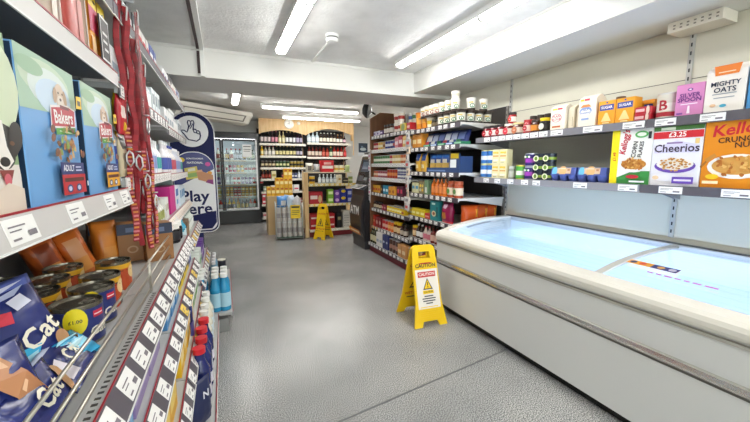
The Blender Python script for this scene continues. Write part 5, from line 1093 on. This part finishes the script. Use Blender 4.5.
ppouch('blue cat food pouch with red and yellow patches leaning in the card tray', (-.425, 1.0, .82), (math.radians(-24), math.radians(-6), math.radians(60)), .21, .225, .06,
    [(0, .9, 1, 1, '5A68B0')], (('p', [(.05, .72), (.3, .66), (.36, .76), (.1, .84)], mat('C02838')), ('p', [(.32, .6), (.52, .56), (.55, .68), (.35, .72)], mat('C82C40')), ('p', [(.14, .56), (.34, .5), (.38, .62), (.18, .68)], mat('F0D820')), ('t', '£1.00', .26, .59, .05, mat('3A3A20'), -.2), ('p', [(.6, .66), (.78, .7), (.76, .82), (.58, .78)], mat('D8D8E8')),
     ('p', [(.1, .88), (.5, .86), (.9, .95), (.6, .93)], mat('C8CCE0')), ('p', [(.4, .8), (.7, .82), (.86, .9), (.6, .86)], mat('B0B8D8')), ('t', 'Cat', .68, .36, .3, crm, .35, 1, .1), ('e', .85, .2, .09, .1, mat('B88A60')), ('p', [(.1, .05), (.5, .1), (.62, .26), (.3, .3), (.08, .2)], mat('38B0DC')), ('p', [(.3, .08), (.52, .14), (.56, .22), (.36, .2)], mat('A8DCEC'))), 3)
ppouch('blue cat food pouch with a ginger cat picture at the bottom left corner', (-.375, .76, .81), (math.radians(-22), 0, math.radians(68)), .22, .17, .06,
    [], (('p', [(.5, .9), (.72, .92), (.8, .6), (.9, .3), (.95, .1), (.7, .08), (.62, .4), (.5, .66)], mat('B88058')), ('p', [(.58, .8), (.7, .82), (.76, .5), (.7, .4)], mat('D8AC88')), ('p', [(.74, .3), (.86, .32), (.88, .16), (.76, .14)], mat('E0BC98')), ('e', .2, .12, .2, .14, mat('E8A020')), ('t', 'Cat', .26, .5, .26, crm, .1), ('r', .1, .8, .4, .84, mat('C8CCE0'))), 8)
ppouch('blue cat food pouch lying just behind the wire fence', (-.325, 1.0, .806), (math.radians(-52), 0, math.radians(95)), .2, .11, .035, [(0, .9, 1, 1, 'C8CCE0')], (('t', 'Cat', .6, .5, .26, crm, .1), ('p', [(.1, .2), (.3, .2), (.3, .7), (.1, .6)], mat('D8D0D8'))), 12)
ppouch('second blue cat food pouch just behind the wire fence, at the frame bottom', (-.325, .83, .806), (math.radians(-30), 0, math.radians(92)), .2, .1, .035, [], (('t', 'Cat', .5, .5, .28, crm, .05), ('e', .86, .4, .1, .2, mat('C89868'))), 14)
ppouch('turquoise wrapped pouch in front of the front blue tin', (-.35, 1.035, .815), (math.radians(-55), 0, math.radians(70)), .15, .09, .05, [(0, .3, 1, .55, '8AD0E8'), (0, .7, 1, 1, '2A98C8')], (('p', [(.2, .3), (.6, .34), (.8, .5), (.4, .46)], mat('C8ECF4')), ('p', [(.3, .6), (.7, .64), (.8, .7), (.4, .7)], mat('90D4E8'))), 17, '38A8D8')
# orange bags and navy-topped boxes at the back
for k, (x, y, rz, ry, c, ds) in enumerate(((-.67, 1.86, .75, -.3, 'B85820', 'rust-orange bag leaning left behind the dark tins'), (-.6, 1.95, .7, -.3, 'CC6824', 'bright orange bag leaning behind the dark tins'), (-.56, 2.12, .7, .0, 'D07828', 'orange bag standing left of the navy-topped boxes'))):
    o = pouch(.12, .22, .08, c, ((.2, .45, .8, .75, ('8A3A18', 'E0A070', 'D88838')[k]), (.3, .1, .7, .35, 'E09848')), 'treat_bag', 70+k).place((x, y, .806), rz, ds); o.rotation_euler = (-.12, ry, rz)
nb = carton(.125, .12, .2, '98683A', (R_(0, .72, 1, 1, '26304A'), R_(.3, .78, .7, .9, '5A6A8A'), E_(.5, .32, .2, .16, 'B89068'), E_(.5, .32, .13, .1, '98683A')), name='cat_food_carton', cat='box', lod=1)
for k, (x, y, ds) in enumerate(((-.475, 2.2, 'navy-topped brown carton on the left shelf, left one of the front pair'), (-.345, 2.16, 'navy-topped brown carton on the left shelf, right one of the front pair'), (-.61, 2.26, 'navy-topped brown carton behind the standing orange bag'))):
    nb.place((x, y, .8008), math.radians(20), ds, 'navy-topped brown cartons')
wj = jar(.055, .13, 'E8E6E0', '1E1E22', '2A2A2E', lh=.28, lod=0)
for k in range(3): lput(g2, 4, wj, 2.4+k*.125, f"{ORD[k+1]} black jar with broad white lid from left on the left shelf", 'black jars with broad white lids', .0 if k else .06)
lput(g2, 4, K(.16, .1, .12, '8A6A48', R_(.1, .3, .9, .7, 'A88860')), 2.6, 'brown carton behind the white-lidded jars on the left shelf', None, .17)
# ---- middle and far left bays, upper shelves
pL = {'t': 'the top left shelf', 'c': 'the second left shelf', 'e': 'the eye-level left shelf', 'y': 'the ticketed left tray shelf'}
def rrow(bay, si, place, seq, x=None, margin=.015): row(bay, si, place, seq, x, margin)
for bay, nm in ((g2, 'middle bay'), (g3, 'far bay')):
    k0 = 0 if bay is g2 else 1
    seq = [[(K(.08, .09, .1, 'E8E8EA', R_(.1, .3, .9, .6, '3A4A8A')), 3, .02, 'white and blue carton'), (K(.09, .09, .12, '2A2A30', R_(.1, .3, .9, .6, 'D8D0D0')), 2, .02, 'black carton'), (K(.08, .09, .1, 'D8D4D0', R_(.1, .3, .9, .6, 'C03848')), 3, .02, 'white and red carton'), (K(.1, .09, .11, '4A5A9A', R_(.1, .3, .9, .6, 'E8E8E8')), 2, .02, 'blue carton')],
           [(K(.1, .09, .14, 'E4E4E4', R_(.1, .3, .9, .6, '8A9AA8')), 4, .02, 'white tissue carton'), (bottle(.035, .2, 'D8DCE0', 'E8E8E8', 'F0F0F0'), 4, .012, 'white lotion bottle'), (K(.08, .09, .15, 'C8D0D4', R_(.1, .4, .9, .8, '5A6A78')), 3, .015, 'grey carton')],
           [(bottle(.04, .24, 'E8E4E8', 'F0F0F0', '4A5AA8'), 3, .012, 'white bottle with blue label'), (bottle(.04, .22, 'F0ECEC', '3A4A9A', 'C85868'), 3, .012, 'white bottle with red label'), (bottle(.036, .21, 'DCE0EC', 'F4F4F4', '8A98C8'), 4, .012, 'white bottle with lilac label'), (bottle(.034, .2, 'E8E8E8', 'D8D8D8', '48A0A0'), 2, .012, 'white bottle with teal label')]]
    for si, q in enumerate(seq):
        rrow(bay, si, f"{list(pL.values())[si]}, {nm}", q)
rrow(g2, 3, 'the ticketed left tray shelf, middle bay', [(bottle(.03, .15, 'D8D8D0', 'C0B890', '9AA060'), 3, .012, 'small olive-labelled bottle'), (K(.07, .1, .14, 'E4E4E0', R_(.1, .4, .9, .7, 'B0A890')), 2, .012, 'pale carton')], x=.175)
lput(g3, 3, carton(.3, .1, .2, 'C0187E', (('r', .06, .1, .94, .9, mat('C82088')),), lod=0), 2.87, 'large plain magenta box on the ticketed left shelf')
lput(g3, 3, K(.2, .1, .19, 'E8ECF4', R_(.1, .55, .9, .85, '2A70B8'), R_(.2, .2, .7, .4, '58A8D8')), 3.2, 'white and blue carton right of the magenta box')
rrow(g3, 3, 'the ticketed left shelf, far bay', [(K(.12, .1, .17, 'D8E4F0', R_(.1, .4, .9, .8, '3A88C0')), 3, .02, 'pale blue carton')], x=.0)
rrow(g3, 4, 'the left shelf above the blue bottles', [(bottle(.035, .19, '38A0C0', 'E8E8E8', 'D0E8F0'), 3, .012, 'turquoise bottle'), (K(.09, .1, .14, '7A6048', R_(.1, .3, .9, .7, 'A08868')), 2, .02, 'brown carton'), (bottle(.035, .17, 'D0D8D0', '8A9A90', 'E8ECE8'), 6, .012, 'pale bottle')])
# lower left shelves
rrow(g1, 4, 'the left shelf under the tins', [('gap', .3), (carton(.2, .12, .105, '6A9AC8', (('r', .05, .2, .95, .8, mat('8AB0D8')), ('e', .7, .5, .12, .3, mat('4A78B0')))), 2, .01, 'light blue cat litter tray pack'), (carton(.2, .12, .105, '8A78A8', (('r', .05, .3, .95, .7, mat('A898C0')),)), 2, .01, 'dull purple pack')], margin=.02)
rrow(g1, 5, 'the left shelf of yellow packs', [('gap', .3), (carton(.15, .1, .15, 'D8A018', (('r', .1, .3, .9, .7, mat('E8C860')),)), 5, .012, 'yellow dusters pack')], margin=.015)
rrow(g2, 5, 'the left shelf under the navy-topped boxes', [(carton(.13, .12, .105, '4A88C0', (('r', .1, .3, .9, .7, mat('C8DCEC')),)), 3, .02, 'blue sponge pack'), (carton(.12, .12, .11, 'E0C428', (('r', .1, .3, .9, .7, mat('3A3A40')),)), 4, .02, 'yellow cloth pack'), (carton(.1, .12, .1, '3A4A88', (('r', .1, .3, .9, .7, mat('D0D8E8')),)), 2, .02, 'navy scourer pack')])
rrow(g2, 6, 'the left shelf above the bleach bottles', [(carton(.12, .1, .15, 'E0B020', (('r', .1, .3, .9, .6, mat('F0E0A0')),)), 5, .015, 'yellow glove pack'), (carton(.1, .1, .14, 'D8D8D4', (('r', .1, .3, .9, .6, mat('6AA048')),)), 4, .015, 'white and green pack')])
rrow(g3, 5, 'the lowest ticketed left shelf, far bay', [(carton(.1, .1, .16, 'D8E0D8', (('r', .1, .3, .9, .6, mat('58A050')),)), 5, .015, 'white and green washing pack'), (carton(.1, .1, .16, '5A2A8A', (('r', .1, .3, .9, .6, mat('D8C8E8')),)), 4, .015, 'purple washing pack')])
r = thing('hanging_brush', 'navy brush hanging from the ticketed rail on the left', 'brush', (-.185, 1.92, .44))
O('handle', MB().tube([(0, 0, .15), (.0, .0, .07)], .007, mat('28306A')), r); O('brush_head', MB().cbox(-.008, .008, -.02, .02, .0, .07, mat('3A3478'), .003), r)
# bottom shelf bottles, left bays
red_bl = bottle(.045, .27, '222A66', 'C82430', 'D8D4E0', name='bleach_bottle', lod=0, shoulder=.62, nr=.55, lab=(.1, .3))
wh_bl = bottle(.042, .27, 'D8D4C4', 'E8E8E4', 'C8D8E0', name='cleaner_bottle', lod=0, shoulder=.6, nr=.5)
gr_bl = bottle(.042, .25, 'B8C858', 'E8E8E0', '6AA040', name='cleaner_bottle', lod=0, shoulder=.6, nr=.5)
yl_bl = bottle(.045, .25, 'E0D068', 'E8E4D0', 'F0F0E0', name='cleaner_bottle', lod=0, shoulder=.6, nr=.5)
def floor_b(kind, x, y, ds, grp): return kind.place((x, y, .1558), PI/2+random.uniform(-.3, .3), ds, grp)
for k, y in enumerate((1.79, 1.9, 2.02, 2.14)): floor_b(red_bl, -.15+.004*(k % 2), y, f"{ORD[k+1]} navy bleach bottle with red cap from the near end of the bottom left shelf", 'navy bleach bottles with red caps')
for k, y in enumerate((2.26, 2.37, 2.49, 2.61)): floor_b(wh_bl, -.15, y, f"{ORD[k+1]} white-capped cleaner bottle from the near end, behind the red-capped bottles", 'white-capped cleaner bottles')
for k, y in enumerate((1.72, 1.84, 1.97)): floor_b(yl_bl, -.25, y, f"{ORD[k+1]} pale yellow cleaner bottle from the near end, behind the bleach bottles", 'pale yellow cleaner bottles')
for k, y in enumerate((2.12, 2.24, 2.37, 2.5)): floor_b(gr_bl, -.25, y, f"{ORD[k+1]} green cleaner bottle from the near end, second row of bottom shelf", 'green cleaner bottles')
r = thing('carrier_packet', 'navy packet with white letter at the near end of the bottom left shelf', 'packet', (-.16, 1.6, .1558), .9)
O('packet_body', weld(pillow(.17, .2, .07, mat('20284E'), [], True, 10, 12, 5).mesh('packet_body')), r)
O('lettering', MB().prints([('t', 'N', .62, .72, .28, mat('E4E4EA'))], .17, .2, -.037), r)
blu = bottle(.043, .3, '2E8CB8', 'E4E4E0', 'A8D0E0', name='shampoo_bottle', lod=0, shoulder=.62, nr=.55, lab=(.12, .5))
for i, x in enumerate((-.2, -.1, -.035)):
    for j in range(3):
        floor_b(blu, x, 2.92+j*.1, f"blue shampoo bottle with white cap, {ORD[i+1]} column from left, {('front','second','third')[j]} row of far base shelf", 'blue shampoo bottles with white caps')
floor_b(can(.034, .31, '2A2A34', 'F0ECE0', 'C8A848', name='spray_can', lod=0), -.05, 3.35, 'tall dark spray can with white top behind the blue bottles', None)
for k in range(4): floor_b(bottle(.04, .28, '88B0C8', 'E0E0E0', 'D8E8F0', lod=1), -.12, 3.4+k*.12, f"{ORD[k+1]} pale blue bottle behind the blue shampoo bottles", 'pale blue bottles at the back of the far base shelf')
# ================================================================== lottery totem sign at the end of the left gondola
r = thing('totem_sign', 'navy and white lottery totem sign with crossed-fingers roundel', 'sign', (-.31, 4.62, 0), math.radians(3))
NV2 = mat('1A2052', .6, 0, .25); WP = mat('F0F0F2', .4)
def rr(x0, x1, z0, z1, rad, top=None, n=8):
    o = []; rt_ = top or rad
    for cx, cz, a0, q in ((x1-rad, z0+rad, -PI/2, rad), (x1-rt_, z1-rt_, 0, rt_), (x0+rt_, z1-rt_, PI/2, rt_), (x0+rad, z0+rad, PI, rad)):
        o += [(cx+q*math.cos(a0+PI/2*k/n), cz+q*math.sin(a0+PI/2*k/n)) for k in range(n+1)]
    return o
O('base_plate', MB().cbox(-.22, .22, -.15, .15, .001, .025, NV2, .005), r)
O('post', MB().box(-.06, .06, .012, .05, .026, 1.5, NV2), r)
fr = O('sign_frame', MB().prism(rr(-.235, .245, .5, 1.93, .1, .235), 0, .03, WP, 'y').prism(rr(-.225, .235, .51, 1.92, .095, .225), -.004, -.0002, NV2, 'y'), r)
rd = MB(); rd.prism([(.205*math.cos(2*PI*k/32)-.0, 1.7+.205*math.sin(2*PI*k/32)) for k in range(32)], -.0155, -.0045, NV2, 'y').prism([(.178*math.cos(2*PI*k/32), 1.7+.178*math.sin(2*PI*k/32)) for k in range(32)], -.018, -.0157, WP, 'y')
ro = O('roundel', rd, r)
hand = [(-.0, -.1), (.05, -.11), (.085, -.085), (.095, -.045), (.09, -.005), (.075, .012), (.055, .008), (.05, .025), (.03, .028), (.02, .02), (.026, .06), (.034, .1), (.026, .124), (.008, .122), (.0, .104), (-.01, .122), (-.028, .12), (-.034, .1), (-.024, .055), (-.036, .01), (-.045, -.01), (-.075, .01), (-.095, .012), (-.1, -.006), (-.075, -.035), (-.05, -.075), (-.03, -.095)]
hb = MB().tube([(p[0]*.98, -.019, 1.7+p[1]) for p in hand], .007, NV2, 6, True)
hb.tube([(.02, -.019, 1.72), (.03, -.019, 1.69), (.06, -.019, 1.685)], .006, NV2).tube([(.055, -.019, 1.708), (.06, -.019, 1.68), (.09, -.019, 1.672)], .006, NV2).tube([(-.024, -.019, 1.745), (-.004, -.019, 1.775), (.002, -.019, 1.802)], .006, NV2).tube([(-.012, -.019, 1.73), (.012, -.019, 1.77), (.018, -.019, 1.79)], .005, NV2)
O('crossed_fingers_emblem', hb, ro)
O('white_panel', MB().prism(rr(-.215, .22, .53, 1.47, .08, .2), -.0105, -.0045, WP, 'y'), r)
pn = MB().prism([(-.21, 1.05)]+[(x, z) for x, z in rr(-.21, .215, 1.0, 1.46, .02, .195) if z > 1.06]+[(.215, 1.05)][:0], -.0125, -.0107, mat('2A2F7A', .35), 'y')
O('picture_panel', pn, r)
q = MB(); Mq = Matrix.Identity(4)
q.prints([('e', .2, .78, .09, .07, mat('E8C820')), ('e', .12, .5, .08, .07, mat('C83898')), ('e', .86, .66, .07, .06, mat('D048A0')), ('e', .9, .4, .06, .05, mat('E8A020')), ('t', 'SCRATCHCARDS', .54, .82, .055, WP), ('t', 'NATIONAL', .54, .7, .08, WP), ('p', [(.3, .2), (.62, .26), (.58, .6), (.26, .54)], mat('D8C860')), ('p', [(.34, .26), (.58, .3), (.56, .42), (.33, .38)], mat('8AB060')), ('p', [(.36, .44), (.54, .47), (.53, .56), (.35, .52)], mat('E8E8D0')),
    ('p', [(.6, .2), (.98, .08), (.98, .34), (.72, .44), (.56, .42)], mat('C88A60')), ('p', [(.56, .42), (.72, .44), (.7, .5), (.58, .48)], mat('E0A880')), ('p', [(.78, .12), (.98, .05), (.98, .2), (.84, .2)], mat('8A2A78'))], .42, .4, -.0128, 1.06); O('printed_picture', q, r)
q = MB(); q.text('Play', -.01, .94, .185, NV2, -.0112, 0, 1.05); q.text('here', -.005, .79, .185, NV2, -.0112, 0, 1.05); O('lettering', q, r)
q = MB(); q.add([(-.213, -.0112, .62), (-.15, -.0112, .545), (.16, -.0112, .545), (.215, -.0112, .62), (.215, -.0112, .76), (-.213, -.0112, .69)], [(0, 1, 2, 3, 4, 5)], NV2); O('navy_wave', q, r)
# ================================================================== camera and render look
cam = D.objects.new('camera', D.cameras.new('camera')); COL.objects.link(cam)
cam.location = (0, 0, 1.3); cam.rotation_euler = (math.radians(90-7.4), 0, math.radians(-23.7))
cam.data.sensor_width = 36; cam.data.lens = 345/750*36; cam.data.clip_start = .02; SC.camera = cam
w = D.worlds.new('world'); SC.world = w; w.use_nodes = True
w.node_tree.nodes['Background'].inputs[0].default_value = (1, .97, .93, 1); w.node_tree.nodes['Background'].inputs[1].default_value = 4
SC.view_settings.view_transform = 'Standard'; SC.view_settings.look = 'None'; SC.view_settings.gamma = 1; SC.view_settings.use_curve_mapping = False
SC.view_settings.exposure = .92
SC.cycles.max_bounces = 8; SC.cycles.diffuse_bounces = 5; SC.cycles.transparent_max_bounces = 12; SC.cycles.caustics_reflective = False; SC.cycles.caustics_refractive = False
SC.cycles.sample_clamp_indirect = 4
